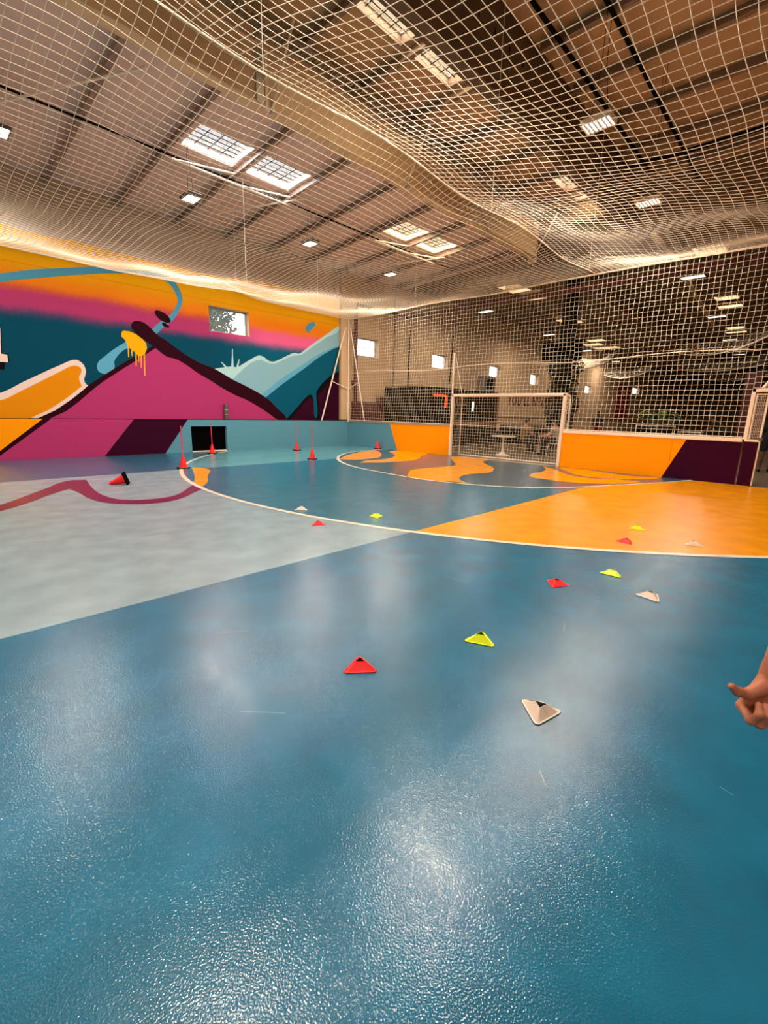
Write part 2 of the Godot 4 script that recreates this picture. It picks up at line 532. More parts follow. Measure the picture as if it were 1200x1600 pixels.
func build_floor() -> void:
	var fl := struct_node("floor")
	part(fl, "concrete_slab", box_of(Vector3(-3, -0.101, -34.5), Vector3(25, 0.2, 84)), M.concrete)
	var circle := PackedVector2Array()
	for k in 120:
		circle.append(Vector2(-6.99, -12.94) + Vector2.from_angle(TAU * k / 120) * 9.46)
	var x1 := BOARD_X
	var zones := [["painted_strip", rect(x1, GOAL_Z, -10.8, 7), M.f_dark, M.f_teal], ["painted_lane", rect(-10.8, GOAL_Z, -3.5, 7), M.f_pale, M.f_mid], ["painted_field", rect(-3.5, GOAL_Z, 8, 7), M.f_blue, M.f_orange]]
	for z in zones:
		for p in Geometry2D.clip_polygons(z[1], circle):
			part(fl, z[0], on_floor(p, 0.001), z[2])
		for p in Geometry2D.intersect_polygons(z[1], circle):
			part(fl, z[0], on_floor(p, 0.001), z[3])
	var arc := PackedVector2Array()
	for k in 121:
		var q := Vector2(-6.99, -12.94) + Vector2.from_angle(PI * k / 120.0) * 9.46
		if q.x > BOARD_X and q.y > GOAL_Z:
			arc.append(q)
	part(fl, "arc_line", band(arc, 0.085, 0.005), M.f_white, "large white painted arc")
	var area := smoothed([-12.48, -13.1, -12.47, -12.1, -12.28, -11.1, -11.75, -10.1, -10.9, -9.17, -9.9, -8.48, -8.8, -8.03, -7.5, -7.83, -6.4, -7.76, -5.5, -7.92, -4.5, -8.42, -3.75, -9.3, -3.15, -10.6, -2.6, -11.9, -2.2, -13.1], 6, false)
	part(fl, "goal_area", on_floor(area, 0.002), M.f_slate)
	part(fl, "goal_area_line", band(area, 0.08, 0.005), M.f_white, "white line around the goal area")
	for k in FLOOR_PAINT:
		var p := smoothed(FLOOR_PAINT[k], 5)
		var m: Material = M.f_purple if k == "purple_wave" else M.f_orange
		if k.begins_with("wave"):
			for q in Geometry2D.intersect_polygons(p, area):
				part(fl, "orange_wave", on_floor(q, 0.0035), m)
		else:
			part(fl, k, on_floor(p, 0.0035), m)
	for q in [[-0.92, -3.95, 0.10, 0.35], [-1.1, -3.0, 0.14, 1.2], [-0.05, -2.07, 0.05, 0.3], [-1.75, -1.0, 0.22, 2.4], [-0.6, -1.6, 0.08, 0.8], [-2.6, -1.3, 0.18, 2.2], [-2.2, -3.2, 0.2, 0.1], [-0.2, -1.2, 0.012, 0.0]]:
		var d: Vector2 = Vector2.from_angle(q[3]) * q[2] * 0.5
		part(fl, "scuff", band(PackedVector2Array([Vector2(q[0], q[1]) - d, Vector2(q[0], q[1]) + d * 0.1, Vector2(q[0], q[1]) + d]), 0.004, 0.0016), M.f_teal)
	part(fl, "goal_line", band(PackedVector2Array([Vector2(-9.4, -13.06), Vector2(-5.6, -13.06)]), 0.08, 0.005), M.f_white)


# ---- walls

func build_walls() -> void:
	var wl := struct_node("wall_left")
	# openings as (z near, z far, y low, y high)
	var open := [[-7.2, -8.64, 3.90, 4.69], [-13.68, -15.03, 3.80, 4.56], [-18.9, -20.24, 3.73, 4.42], [-24.35, -25.7, 3.68, 4.33], [-29.6, -30.85, 3.53, 4.23], [-39.3, -40.9, 3.40, 4.02], [-51.9, -54.2, 3.90, 4.55]]
	var at := 7.4
	var th := 0.34
	var s := Shape.new()
	for o in open:
		s.box(Vector3(WALL_X - th / 2, 4.5, (at + o[0]) / 2), Vector3(th, 9, at - o[0]))
		s.box(Vector3(WALL_X - th / 2, o[2] / 2, (o[0] + o[1]) / 2), Vector3(th, o[2], o[0] - o[1]))
		s.box(Vector3(WALL_X - th / 2, (9 + o[3]) / 2, (o[0] + o[1]) / 2), Vector3(th, 9 - o[3], o[0] - o[1]))
		at = o[1]
	s.box(Vector3(WALL_X - th / 2, 4.5, (at - 76.4) / 2), Vector3(th, 9, at + 76.4))
	part(wl, "masonry", s, M.wall)
	var n := 0
	for o in open:
		n += 1
		var w := struct_node("window_%d" % n)
		var zc: float = (o[0] + o[1]) / 2
		var yc: float = (o[2] + o[3]) / 2
		var lz: float = o[0] - o[1]
		var ly: float = o[3] - o[2]
		var fx := WALL_X - 0.22
		var f := Shape.new()
		for k in [-1, 1]:
			f.box(Vector3(fx, yc, zc + k * (lz / 2 - 0.025)), Vector3(0.06, ly, 0.05), 0.006)
			f.box(Vector3(fx, yc + k * (ly / 2 - 0.025), zc), Vector3(0.06, 0.05, lz - 0.1), 0.006)
		part(w, "frame", f, M.frame)
		part(w, "pane", box_of(Vector3(fx, yc, zc), Vector3(0.008, ly - 0.1, lz - 0.1)), M.glass)
		if n > 1:
			for k in [-1, 0, 1]:
				part(w, "glazing_bar", box_of(Vector3(fx + 0.012, yc, zc + k * lz * 0.24), Vector3(0.02, ly - 0.1, 0.018)), M.frame)
			part(w, "glazing_bar", box_of(Vector3(fx + 0.012, yc, zc), Vector3(0.02, 0.018, lz - 0.1)), M.frame)
	# mural: a sprayed ground colour and the painted shapes over it
	var im := Image.create(1024, 384, false, Image.FORMAT_RGB8)
	var rn := RandomNumberGenerator.new()
	rn.seed = 5
	var drift := FastNoiseLite.new()
	drift.seed = 4
	drift.frequency = 0.012
	var c_y := Color(0.91, 0.65, 0.04)
	var c_o := Color(0.90, 0.48, 0.08)
	var c_p := Color(0.68, 0.22, 0.42)
	var c_h := Color(0.95, 0.42, 0.62)
	var c_t := Color(0.01, 0.27, 0.36)
	var c_t2 := Color(0.02, 0.38, 0.48)
	var c_top := Color(0.72, 0.63, 0.55)
	for px in 1024:
		var z := 7.0 - 19.7 * (px + 0.5) / 1024.0
		var right := smoothstep(-7.0, -9.5, z)
		for py in 384:
			var y := 7.3 - 6.3 * (py + 0.5) / 384.0
			var j := rn.randfn(0.0, 0.02) + drift.get_noise_2d(px, py) * 0.07
			var a := y + j - right * 0.0
			var pk := c_p.lerp(c_h, right * 0.8)
			var c := c_t.lerp(c_t2, right * 0.7)
			c = c.lerp(pk, smoothstep(3.48, 3.88, a))
			c = c.lerp(c_o, smoothstep(4.10 - right * 0.05, 4.45 - right * 0.1, a))
			c = c.lerp(c_y, smoothstep(4.35, 4.95, a))
			if y > 5.62 - 0.02 * z * right + 0.05 * drift.get_noise_2d(px, 40.0):
				c = c_top
			im.set_pixel(px, py, c)
	var mm := wall_paint(Color.WHITE)
	mm.albedo_texture = ImageTexture.create_from_image(im)
	mm.uv1_triplanar = false
	mm.uv1_scale = Vector3.ONE
	mm.normal_enabled = false
	var g := Shape.new()
	var w0: Array = open[0]
	for r in [[7.0, w0[0], 1.0, 7.3], [w0[0], w0[1], 1.0, w0[2]], [w0[0], w0[1], w0[3], 7.3], [w0[1], -12.7, 1.0, 7.3]]:
		var b := g.v.size()
		for q in [[r[0], r[2]], [r[0], r[3]], [r[1], r[3]], [r[1], r[2]]]:
			g.v.append(Vector3(WALL_X + 0.002, q[1], q[0])); g.n.append(Vector3.RIGHT)
			g.uv.append(Vector2((7.0 - q[0]) / 19.7, (7.3 - q[1]) / 6.3))
		g.i.append_array([b, b + 1, b + 2, b, b + 2, b + 3])
	part(wl, "mural_ground", g, mm, "sprayed fade from yellow through pink to dark teal")
	var look := {"pale_mountain": M.p_pale, "pale_ridge": M.p_ridge, "teal_slope": M.p_teal, "blue_stripe": M.p_sky, "maroon_hill": M.p_black, "purple_hill": M.p_purple, "teal_drip": M.p_teal, "blue_dash": M.p_blue, "upper_stroke": M.p_blue, "lower_stroke": M.p_sky, "pink_triangle": M.p_pink, "diagonal_stroke": M.p_maroon, "brush_stroke": M.p_maroon, "yellow_splash": M.p_yellow, "dark_ellipse": M.p_maroon, "cream_outline": M.p_cream, "orange_tongue": M.p_orange, "letter_shadow": M.p_black, "letter_foot": M.p_cream, "splash_spike": M.p_ridge}
	var lift := 0.003
	for k in MURAL:
		var key: String = k.trim_suffix("_b").trim_suffix("_c")
		var sh := Shape.new()
		var x := WALL_X + lift
		sh.flat(smoothed(MURAL[k], 1 if "splash" in k or "letter" in k else 4), func(q: Vector2) -> Vector3: return Vector3(x, q.y, q.x), Vector3.RIGHT)
		part(wl, key, sh, look[key])
		lift += 0.0006
	part(wl, "course_line", box_of(Vector3(WALL_X + 0.003, 4.83, -2.9), Vector3(0.004, 0.02, 19.4)), M.p_orange)
	# the pilaster at the corner of the pitch
	var tp := struct_node("trim_4")
	part(tp, "pilaster", box_of(Vector3(WALL_X + 0.08, 4.13, -12.98), Vector3(0.14, 6.1, 0.56), 0.01), M.wall)
	var wr := struct_node("wall_right")
	part(wr, "masonry", box_of(Vector3(9.2, 4.5, -34.5), Vector3(0.34, 9, 84)), M.wall_plain)
	var wb := struct_node("wall_back")
	part(wb, "masonry", box_of(Vector3(-3, 4.5, 7.3), Vector3(25, 9, 0.34)), M.wall_plain)
	var wf := struct_node("wall_far")
	part(wf, "masonry", box_of(Vector3(-3, 4.5, -76.2), Vector3(25, 9, 0.34)), M.wall_plain)


# ---- roof

func hexa(p: Array) -> Shape:     # four bottom corners, then the four above them
	var s := Shape.new()
	var c := Vector3.ZERO
	for q in p:
		c += q / 8.0
	for f in [[0, 1, 2, 3], [4, 5, 6, 7], [0, 1, 5, 4], [1, 2, 6, 5], [2, 3, 7, 6], [3, 0, 4, 7]]:
		var l := []
		var m := Vector3.ZERO
		for k in f:
			l.append(p[k])
			m += p[k] / 4.0
		s.face(l, m - c)
	return s


func deck_panel(parent: Node, x0: float, x1: float, z0: float, z1: float, height: Callable, m: Material, t := 0.12) -> void:
	var p := []
	for k in [0.0, t]:
		for q in [[x0, z0], [x1, z0], [x1, z1], [x0, z1]]:
			p.append(Vector3(q[0], height.call(q[0]) + k, q[1]))
	part(parent, "roof_panel", hexa(p), m)


func skylight(parent: Node, x0: float, x1: float, z0: float, z1: float, y: float, curb: float, pm: Material, strength: float, reveal: Material) -> void:
	var sl := Node3D.new()
	sl.name = "skylight"
	parent.add_child(sl, true)
	var c := Shape.new()
	var xc := (x0 + x1) / 2
	var zc := (z0 + z1) / 2
	var dx := absf(x1 - x0)
	var dz := absf(z1 - z0)
	for k in [-1, 1]:
		c.box(Vector3(xc + k * (dx / 2 + 0.01), y + curb / 2, zc), Vector3(0.03, curb, dz))
		c.box(Vector3(xc, y + curb / 2, zc + k * (dz / 2 + 0.01)), Vector3(dx, curb, 0.03))
	part(sl, "curb", c, reveal)
	# corrugated translucent sheet
	var p := Shape.new()
	var n := int(dx / 0.045)
	for k in n:
		var a := x0 + (x1 - x0) * k / n
		var b := x0 + (x1 - x0) * (k + 1) / n
		var ya := y + curb + 0.012 * sin(k * 1.5)
		var yb := y + curb + 0.012 * sin((k + 1) * 1.5)
		p.face([Vector3(a, ya, z0), Vector3(b, yb, z0), Vector3(b, yb, z1), Vector3(a, ya, z1)], Vector3.DOWN)
	part(sl, "pane", p, pm)
	var bars := Shape.new()  # added bars, standing for the net silhouetted against the bright pane
	for k in range(1, 4):
		var z := z0 + (z1 - z0) * k / 4.0
		bars.box(Vector3(xc, y + curb - 0.06, z), Vector3(dx, 0.014, 0.014))
	for k in range(1, 6):
		var x := x0 + (x1 - x0) * k / 6.0
		bars.box(Vector3(x, y + curb - 0.073, zc), Vector3(0.014, 0.014, dz))
	part(sl, "silhouette_bars", bars, M.black_metal)
	if strength > 0.0:
		area_light(sl, "daylight", Vector3(xc, y + curb - 0.03, zc), Vector2(dx - 0.06, dz - 0.06), strength, pm.emission)


func area_light(parent: Node, called: String, at: Vector3, size: Vector2, energy: float, col: Color, turn := Vector3(-PI / 2, 0, 0)) -> void:
	var l := AreaLight3D.new()
	l.name = called
	l.area_size = size
	l.light_energy = energy
	l.light_color = col
	l.shadow_enabled = true
	l.area_range = 60.0
	l.position = at
	l.rotation = turn
	parent.add_child(l, true)


func purlin(parent: Node, a: Vector3, b: Vector3, depth: float, m: Material) -> void:    # a Z section seen from below, its underside along a-b
	var x := (b - a).normalized()
	var z := Vector3(0, 0, 1)
	var y := z.cross(x).normalized()
	if y.y < 0:
		y = -y
	var basis := Basis(x, y, x.cross(y))
	var mid := (a + b) / 2
	var l := a.distance_to(b)
	var s := Shape.new()
	s.box(mid + y * depth / 2, Vector3(l, depth, 0.012), 0, basis)
	s.box(mid + y * 0.006 + Vector3(0, 0, 0.04), Vector3(l, 0.012, 0.09), 0, basis)
	s.box(mid + y * (depth - 0.006) - Vector3(0, 0, 0.04), Vector3(l, 0.012, 0.09), 0, basis)
	s.box(mid + y * 0.025 + Vector3(0, 0, 0.08), Vector3(l, 0.03, 0.010), 0, basis)
	part(parent, "purlin", s, m)


func build_roof() -> void:
	var ce := struct_node("ceiling")
	var low := func(x: float) -> float: return 6.96 + (x + 15.05) * 0.05
	var high := func(_x: float) -> float: return 8.52
	# purlin lines of the near hall
	var zs := []
	for k in range(-6, 9):
		zs.append(-3.18 - 1.58 * k)
	zs.append(-16.72)
	# low left roof: its daylight openings lie in these strips
	var bright := {5: [-11.36, -10.32], 6: [-11.36, -10.32]}
	for k in zs.size() - 1:
		var z0: float = zs[k]
		var z1: float = zs[k + 1]
		var zm := (z0 + z1) / 2
		var has: bool = absf(zm + 5.55) < 0.8 or absf(zm + 7.13) < 0.8 or absf(zm + 11.87) < 0.8 or absf(zm + 13.45) < 0.8 or absf(zm - 0.77) < 0.8
		if has:
			deck_panel(ce, WALL_X, -11.40, z0, z1, low, M.deck_low)
			deck_panel(ce, -10.34, -8.93, z0, z1, low, M.deck_low)
			deck_panel(ce, -11.40, -10.34, z0, z0 - 0.25, low, M.deck_low)
			deck_panel(ce, -11.40, -10.34, z1 + 0.09, z1, low, M.deck_low)
			skylight(ce, -11.39, -10.35, z0 - 0.26, z1 + 0.10, low.call(-10.8), 0.16, M.pane if zm > -9 else M.pane_warm, skylight_energy, M.white_metal)
		else:
			deck_panel(ce, WALL_X, -8.93, z0, z1, low, M.deck_low)
		var hb: bool = absf(zm + 7.13) < 0.8 or absf(zm + 8.71) < 0.8 or absf(zm + 14.94) < 0.8 or absf(zm + 16.2) < 0.7 or absf(zm + 0.8) < 0.8
		if hb:
			deck_panel(ce, -8.85, -7.36, z0, z1, high, M.deck_high)
			deck_panel(ce, -6.3, -5.4, z0, z1, high, M.deck_high)
			deck_panel(ce, -7.36, -6.3, z0, z0 - 0.14, high, M.deck_high)
			deck_panel(ce, -7.36, -6.3, z1 + 0.14, z1, high, M.deck_high)
			skylight(ce, -7.35, -6.31, z0 - 0.15, z1 + 0.15, 8.52, 0.2, M.pane_warm, skylight_energy * 0.6, M.purlin)
		else:
			deck_panel(ce, -8.85, -5.4, z0, z1, high, M.deck_high)
		deck_panel(ce, -5.4, 9.1, z0, z1, high, M.deck_high)
	for k in zs.size() - 1:
		var z: float = zs[k]
		purlin(ce, Vector3(WALL_X, low.call(WALL_X) - 0.2, z), Vector3(-8.95, low.call(-8.95) - 0.2, z), 0.2, M.purlin)
		purlin(ce, Vector3(-8.8, 8.3, z), Vector3(-5.4, 8.3, z), 0.22, M.purlin_high)
		purlin(ce, Vector3(-5.25, 8.3, z), Vector3(9.0, 8.3, z), 0.22, M.purlin_high)
	# the two boxed valley beams
	var b1 := Node3D.new()
	b1.name = "valley_beam"
	ce.add_child(b1, true)
	part(b1, "casing", box_of(Vector3(-8.81, 7.625, -4.7), Vector3(0.28, 1.15, 23.8), 0.015), M.beam, "cream painted boxed beam")
	part(b1, "upstand", box_of(Vector3(-8.85, 8.42, -4.7), Vector3(0.06, 0.44, 23.8)), M.beam)
	part(b1, "rib", box_of(Vector3(-8.64, 7.95, -4.7), Vector3(0.06, 0.05, 23.8), 0.01), M.beam)
	part(b1, "end_plate", box_of(Vector3(-8.81, 7.55, -16.62), Vector3(0.34, 1.3, 0.03), 0.004), M.beam)
	# ladder tray on top of the beam
	var tray := Shape.new()
	for x in [-8.66, -8.44]:
		tray.box(Vector3(x, 8.24, -4.7), Vector3(0.012, 0.07, 23.4))
	for k in 234:
		tray.box(Vector3(-8.55, 8.21, 6.9 - 0.1 * k), Vector3(0.21, 0.01, 0.035))
	part(b1, "cable_tray", tray, M.galv)
	for z in [5.6, 1.85, -1.9, -5.65, -9.55, -13.3, -16.5]:
		part(b1, "knee_brace", tube_of([Vector3(-8.69, 7.06, z), Vector3(-8.0, 8.31, z - 0.08)], 0.024, 6), M.white_metal)
		part(b1, "gusset", box_of(Vector3(-8.70, 7.06, z), Vector3(0.12, 0.10, 0.05), 0.004), M.galv)
	for z in [-5.5, 2.1]:
		part(b1, "drop_strap", box_of(Vector3(-8.63, 7.55, z), Vector3(0.02, 1.2, 0.06)), M.white_metal)
		part(b1, "drop_strap", box_of(Vector3(-8.65, 7.6, z + 0.13), Vector3(0.03, 1.12, 0.16)), M.galv)
	var b2 := Node3D.new()
	b2.name = "valley_beam"
	ce.add_child(b2, true)
	part(b2, "casing", box_of(Vector3(-5.39, 7.63, -4.7), Vector3(0.28, 1.16, 23.8), 0.015), M.beam_dark, "boxed beam coloured dark for its dim bay")  # twin of the first beam, shade of its bay put into the colour
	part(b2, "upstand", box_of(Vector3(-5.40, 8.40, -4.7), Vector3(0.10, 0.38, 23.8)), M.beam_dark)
	for k in 46:
		part(b2, "slot", box_of(Vector3(-5.248, 7.86, 6.6 - 0.5 * k), Vector3(0.006, 0.10, 0.035)), M.black_metal)
	# bridging rods in the low roof, bracing coloured white for the daylight on it near the panels, pipes in the high roof
	part(ce, "tie_rod", tube_of([Vector3(-11.55, 6.92, 7), Vector3(-11.52, 6.92, -16.7)], 0.022, 6), M.black_metal)  # black stands for the stretches out of the daylight
	for z in [[-4.85, -8.05], [-11.2, -14.3]]:
		var s := Shape.new()
		s.tube([Vector3(-11.5, 6.84, z[0]), Vector3(-11.5, 6.84, z[1])], 0.028, 6)
		for k in 2:
			var za: float = lerpf(z[0], z[1], k / 2.0)
			var zb: float = lerpf(z[0], z[1], (k + 1) / 2.0)
			s.tube([Vector3(-11.5, 6.84, za), Vector3(-11.3, 6.98, zb + 0.08)], 0.02, 6)
		part(ce, "daylit_bracing", s, M.white_metal)
	for l in [[-13.7, 6.84, -6.75, -10.7, 6.92, -8.2], [-12.4, 6.84, -1.7, -9.2, 6.98, -3.55], [-13.2, 6.84, -13.2, -10.9, 6.9, -14.1]]:
		part(ce, "wind_brace", tube_of([Vector3(l[0], l[1], l[2]), Vector3(l[3], l[4], l[5])], 0.022, 6), M.white_metal)
	for l in [[-3.75, 4.0, -18.6], [-4.65, 4.0, -15.2]]:
		part(ce, "pipe", tube_of([Vector3(l[0], 8.2, l[1]), Vector3(l[0] - 0.15, 8.2, l[2])], 0.04, 8), M.black_metal)
	part(ce, "pipe", tube_of([Vector3(-5.4, 8.22, -14.76), Vector3(-3.9, 8.13, -14.73), Vector3(-2.0, 8.1, -14.7), Vector3(3.0, 8.2, -14.7)], 0.06, 8), M.black_metal)
	# roof of the hall beyond the goal
	var zf := -16.72
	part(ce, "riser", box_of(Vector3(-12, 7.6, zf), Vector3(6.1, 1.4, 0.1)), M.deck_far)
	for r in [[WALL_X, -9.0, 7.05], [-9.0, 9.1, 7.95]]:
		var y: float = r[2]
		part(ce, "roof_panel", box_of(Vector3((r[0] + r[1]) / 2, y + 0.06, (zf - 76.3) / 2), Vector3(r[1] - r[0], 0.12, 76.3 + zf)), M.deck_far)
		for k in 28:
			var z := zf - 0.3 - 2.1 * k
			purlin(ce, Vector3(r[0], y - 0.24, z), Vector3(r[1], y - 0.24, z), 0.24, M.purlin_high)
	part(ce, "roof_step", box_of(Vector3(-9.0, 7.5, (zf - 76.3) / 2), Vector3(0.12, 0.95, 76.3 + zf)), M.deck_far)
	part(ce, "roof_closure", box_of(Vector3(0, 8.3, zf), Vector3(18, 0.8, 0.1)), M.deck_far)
	# daylight panels beyond, set under the deck
	for q in [[-11.3, -10.4, -18.5, -19.8, 7.05], [-11.3, -10.5, -20.6, -21.5, 7.05], [-12.3, -11.3, -26.6, -28.2, 7.05], [-13.6, -12.5, -34.6, -35.6, 7.05], [-14.6, -13.3, -36.4, -37.4, 7.05], [-14.6, -12.8, -38.6, -39.8, 7.05],
			[-4.85, -3.9, -21.4, -22.5, 7.95], [-5.0, -4.0, -23.7, -24.5, 7.95], [-5.5, -4.5, -30.2, -31.2, 7.95], [-5.7, -4.6, -32.7, -33.4, 7.95], [-6.3, -5.3, -40.2, -41.2, 7.95], [-6.6, -5.4, -42.2, -43.0, 7.95], [-7.7, -6.3, -52.0, -53.5, 7.95], [-8.2, -7.0, -64, -65.5, 7.95]]:
		skylight(ce, q[0], q[1], q[2], q[3], q[4] - 0.22, 0.2, M.pane_warm, skylight_energy * 0.22, M.white_metal)
	var fb := Shape.new()
	fb.tube([Vector3(-4.97, 7.1, -17.0), Vector3(-5.0, 7.1, -20.3), Vector3(-5.42, 7.1, -25.4), Vector3(-6.1, 7.1, -34.5)], 0.10, 4)
	part(ce, "lit_flange", fb, M.beam)
	# maroon steel: a post on the wall, a rail along it and the beam across the hall
	var mp := struct_node("trim_1")
	part(mp, "post", box_of(Vector3(-14.96, 2.9, -13.56), Vector3(0.12, 5.8, 0.12), 0.01), M.maroon, "maroon steel post")
	part(mp, "rail", box_of(Vector3(-14.93, 5.78, -15.15), Vector3(0.1, 0.1, 3.2), 0.01), M.maroon)
	part(mp, "cross_beam", box_of(Vector3(-3.0, 5.80, -16.76), Vector3(24.0, 0.17, 0.12), 0.01), M.maroon, "long maroon beam across the hall")
	for y in [4.55, 2.6]:
		part(mp, "junction_box", box_of(Vector3(-14.95, y, -13.42), Vector3(0.1, 0.26, 0.14), 0.01), M.maroon)


# ---- boards

func board_paint(parent: Node, pts: PackedVector2Array, plane: float, m: Material, along_x: bool, called := "painted_section") -> void:
	var s := Shape.new()
	if along_x:
		s.flat(pts, func(q: Vector2) -> Vector3: return Vector3(q.x, q.y, plane), Vector3(0, 0, 1))
	else:
		s.flat(pts, func(q: Vector2) -> Vector3: return Vector3(plane, q.y, q.x), Vector3.RIGHT)
	part(parent, called, s, m)


func build_boards() -> void:
	var t := thing("barrier", "long multicoloured rebound board under the mural, with a black hatch opening", "barrier")
	var z_hole := [-6.30, -7.53]
	var b := Shape.new()
	b.box(Vector3(BOARD_X - 0.06, 0.525, (7 + z_hole[0]) / 2), Vector3(0.12, 1.05, 7 - z_hole[0]))
	b.box(Vector3(BOARD_X - 0.06, 0.525, (z_hole[1] + GOAL_Z) / 2), Vector3(0.12, 1.05, z_hole[1] - GOAL_Z))
	b.box(Vector3(BOARD_X - 0.06, 0.945, (z_hole[0] + z_hole[1]) / 2), Vector3(0.12, 0.21, z_hole[0] - z_hole[1]))
	var tp := part(t, "panel", b, M.p_board_blue)
	part(t, "hatch_back", box_of(Vector3(BOARD_X - 0.125, 0.42, -6.915), Vector3(0.012, 0.84, 1.23)), M.rubber, "black hatch opening")
	part(t, "hatch_sill", box_of(Vector3(BOARD_X - 0.06, 0.015, -6.915), Vector3(0.10, 0.03, 1.2), 0.005), M.white_metal)
	part(t, "top_edge", box_of(Vector3(BOARD_X - 0.065, 1.056, -3.05), Vector3(0.135, 0.012, 20.1)), M.p_maroon)
	var look := {"orange_corner": M.p_board_orange, "diagonal_stroke": M.p_maroon, "pink_panel": M.p_pink, "purple_parallelogram": M.p_purple}
	var lift := 0.001
	for k in BOARD_PAINT:
		var pts := PackedVector2Array()
		for j in range(0, BOARD_PAINT[k].size(), 2):
			pts.append(Vector2(BOARD_PAINT[k][j], clampf(BOARD_PAINT[k][j + 1], 0.002, 1.05)))
		board_paint(tp, pts, BOARD_X + lift, look[k], false)
		lift += 0.0006
	board_paint(tp, PackedVector2Array([Vector2(7, 0.002), Vector2(7, 1.05), Vector2(-1.42, 1.05), Vector2(-1.30, 0.14), Vector2(-1.287, 0.002)]), BOARD_X + 0.0008, M.p_board_orange, false)
	# along the goal wall, left of the goal
	var l := thing("barrier", "low rebound board left of the goal, light blue then orange with a pale cap", "barrier")
	var lp := part(l, "panel", box_of(Vector3((BOARD_X - 9.5) / 2, 0.5, GOAL_Z - 0.06), Vector3(-9.5 - BOARD_X, 1.0, 0.12)), M.p_board_blue)
	board_paint(lp, PackedVector2Array([Vector2(-12.42, 1.0), Vector2(-9.5, 1.0), Vector2(-9.5, 0.002), Vector2(-11.98, 0.002)]), GOAL_Z + 0.001, M.p_board_orange, true)
	part(l, "cap", box_of(Vector3((BOARD_X - 9.5) / 2, 1.03, GOAL_Z - 0.06), Vector3(-9.5 - BOARD_X, 0.06, 0.15), 0.008), M.galv)
	# right of the goal
	var r := thing("barrier", "low rebound board right of the goal, orange then dark purple with a white cap", "barrier")
	part(r, "panel", box_of(Vector3((-5.5 - 2.735) / 2, 0.49, GOAL_Z - 0.06), Vector3(-2.735 + 5.5, 0.98, 0.12)), M.p_board_orange)
	var rp := part(r, "panel", box_of(Vector3((-2.73 - 1.36) / 2, 0.49, GOAL_Z - 0.06), Vector3(2.73 - 1.36, 0.98, 0.12)), M.p_board_orange)
	board_paint(rp, PackedVector2Array([Vector2(-2.44, 0.98), Vector2(-1.36, 0.98), Vector2(-1.36, 0.002), Vector2(-2.85, 0.002)]), GOAL_Z + 0.001, M.p_purple, true)
	part(r, "cap", box_of(Vector3((-5.5 - 1.366) / 2, 1.02, GOAL_Z - 0.06), Vector3(5.5 - 1.366, 0.085, 0.16), 0.01), M.white_metal)
	# gate frame with the narrow fixed panel
	var g := thing("gate_frame", "white gate frame with wire mesh over a narrow purple panel, beside the opening", "gate frame")
	part(g, "post", box_of(Vector3(-1.325, 1.60, GOAL_Z - 0.05), Vector3(0.075, 1.12, 0.08), 0.008), M.white_metal)
	part(g, "top_rail", box_of(Vector3(-0.45, 2.12, GOAL_Z - 0.05), Vector3(1.82, 0.08, 0.08), 0.008), M.white_metal)
	part(g, "panel", box_of(Vector3(-1.20, 0.5, GOAL_Z - 0.06), Vector3(0.25, 0.98, 0.11)), M.p_purple)
	part(g, "panel_cap", box_of(Vector3(-1.19, 1.02, GOAL_Z - 0.05), Vector3(0.28, 0.05, 0.10), 0.006), M.white_metal)
	part(g, "edge_post", box_of(Vector3(-1.06, 1.04, GOAL_Z - 0.05), Vector3(0.032, 2.06, 0.06), 0.006), M.white_metal)
	part(g, "inner_stile", box_of(Vector3(-1.262, 1.55, GOAL_Z - 0.05), Vector3(0.03, 1.0, 0.04), 0.004), M.white_metal)
	part(g, "inner_rail", box_of(Vector3(-1.16, 2.035, GOAL_Z - 0.05), Vector3(0.2, 0.03, 0.04), 0.004), M.white_metal)
	var wire := Shape.new()
	for k in 6:
		wire.tube([Vector3(-1.235 + 0.03 * k, 1.04, GOAL_Z - 0.05), Vector3(-1.235 + 0.03 * k, 2.03, GOAL_Z - 0.05)], 0.0035, 4)
	for k in 15:
		wire.tube([Vector3(-1.25, 1.1 + 0.063 * k, GOAL_Z - 0.045), Vector3(-1.07, 1.1 + 0.063 * k, GOAL_Z - 0.045)], 0.0035, 4)
	part(g, "wire_mesh", wire, M.white_metal)
	part(g, "latch", box_of(Vector3(-1.05, 1.06, GOAL_Z - 0.01), Vector3(0.07, 0.07, 0.05), 0.01), M.steel, "grey metal latch")
	part(g, "far_post", box_of(Vector3(0.45, 1.08, GOAL_Z - 0.05), Vector3(0.075, 2.16, 0.08), 0.008), M.white_metal)
	part(g, "stay", tube_of([Vector3(-1.18, 2.17, GOAL_Z - 0.05), Vector3(-0.5, 3.4, GOAL_Z - 0.05)], 0.03, 8), M.white_metal)
	# corner post with its two braces
	var c := thing("net_post", "tall white net post in the corner by the mural, braced by two slanting tubes", "net post")
	part(c, "post", tube_of([Vector3(-14.84, 1.0, -13.05), Vector3(-14.84, 5.1, -13.05)], 0.03, 10), M.white_metal)
	part(c, "brace", tube_of([Vector3(-14.82, 1.06, -11.61), Vector3(-14.86, 4.78, -12.9)], 0.03, 8), M.white_metal)
	part(c, "brace", tube_of([Vector3(-13.82, 1.06, -13.05), Vector3(-14.74, 4.78, -13.06)], 0.022, 8), M.white_metal)
	part(c, "tie", tube_of([Vector3(-14.83, 2.62, -12.15), Vector3(-14.84, 2.36, -13.05), Vector3(-14.22, 2.6, -13.05)], 0.018, 6), M.white_metal)
	var p := thing("net_post", "short white net post standing over the left goal post, with a thin slanting stay", "net post")
	part(p, "post", tube_of([Vector3(-9.50, 2.12, -13.12), Vector3(-9.50, 3.46, -13.12)], 0.03, 8), M.white_metal)
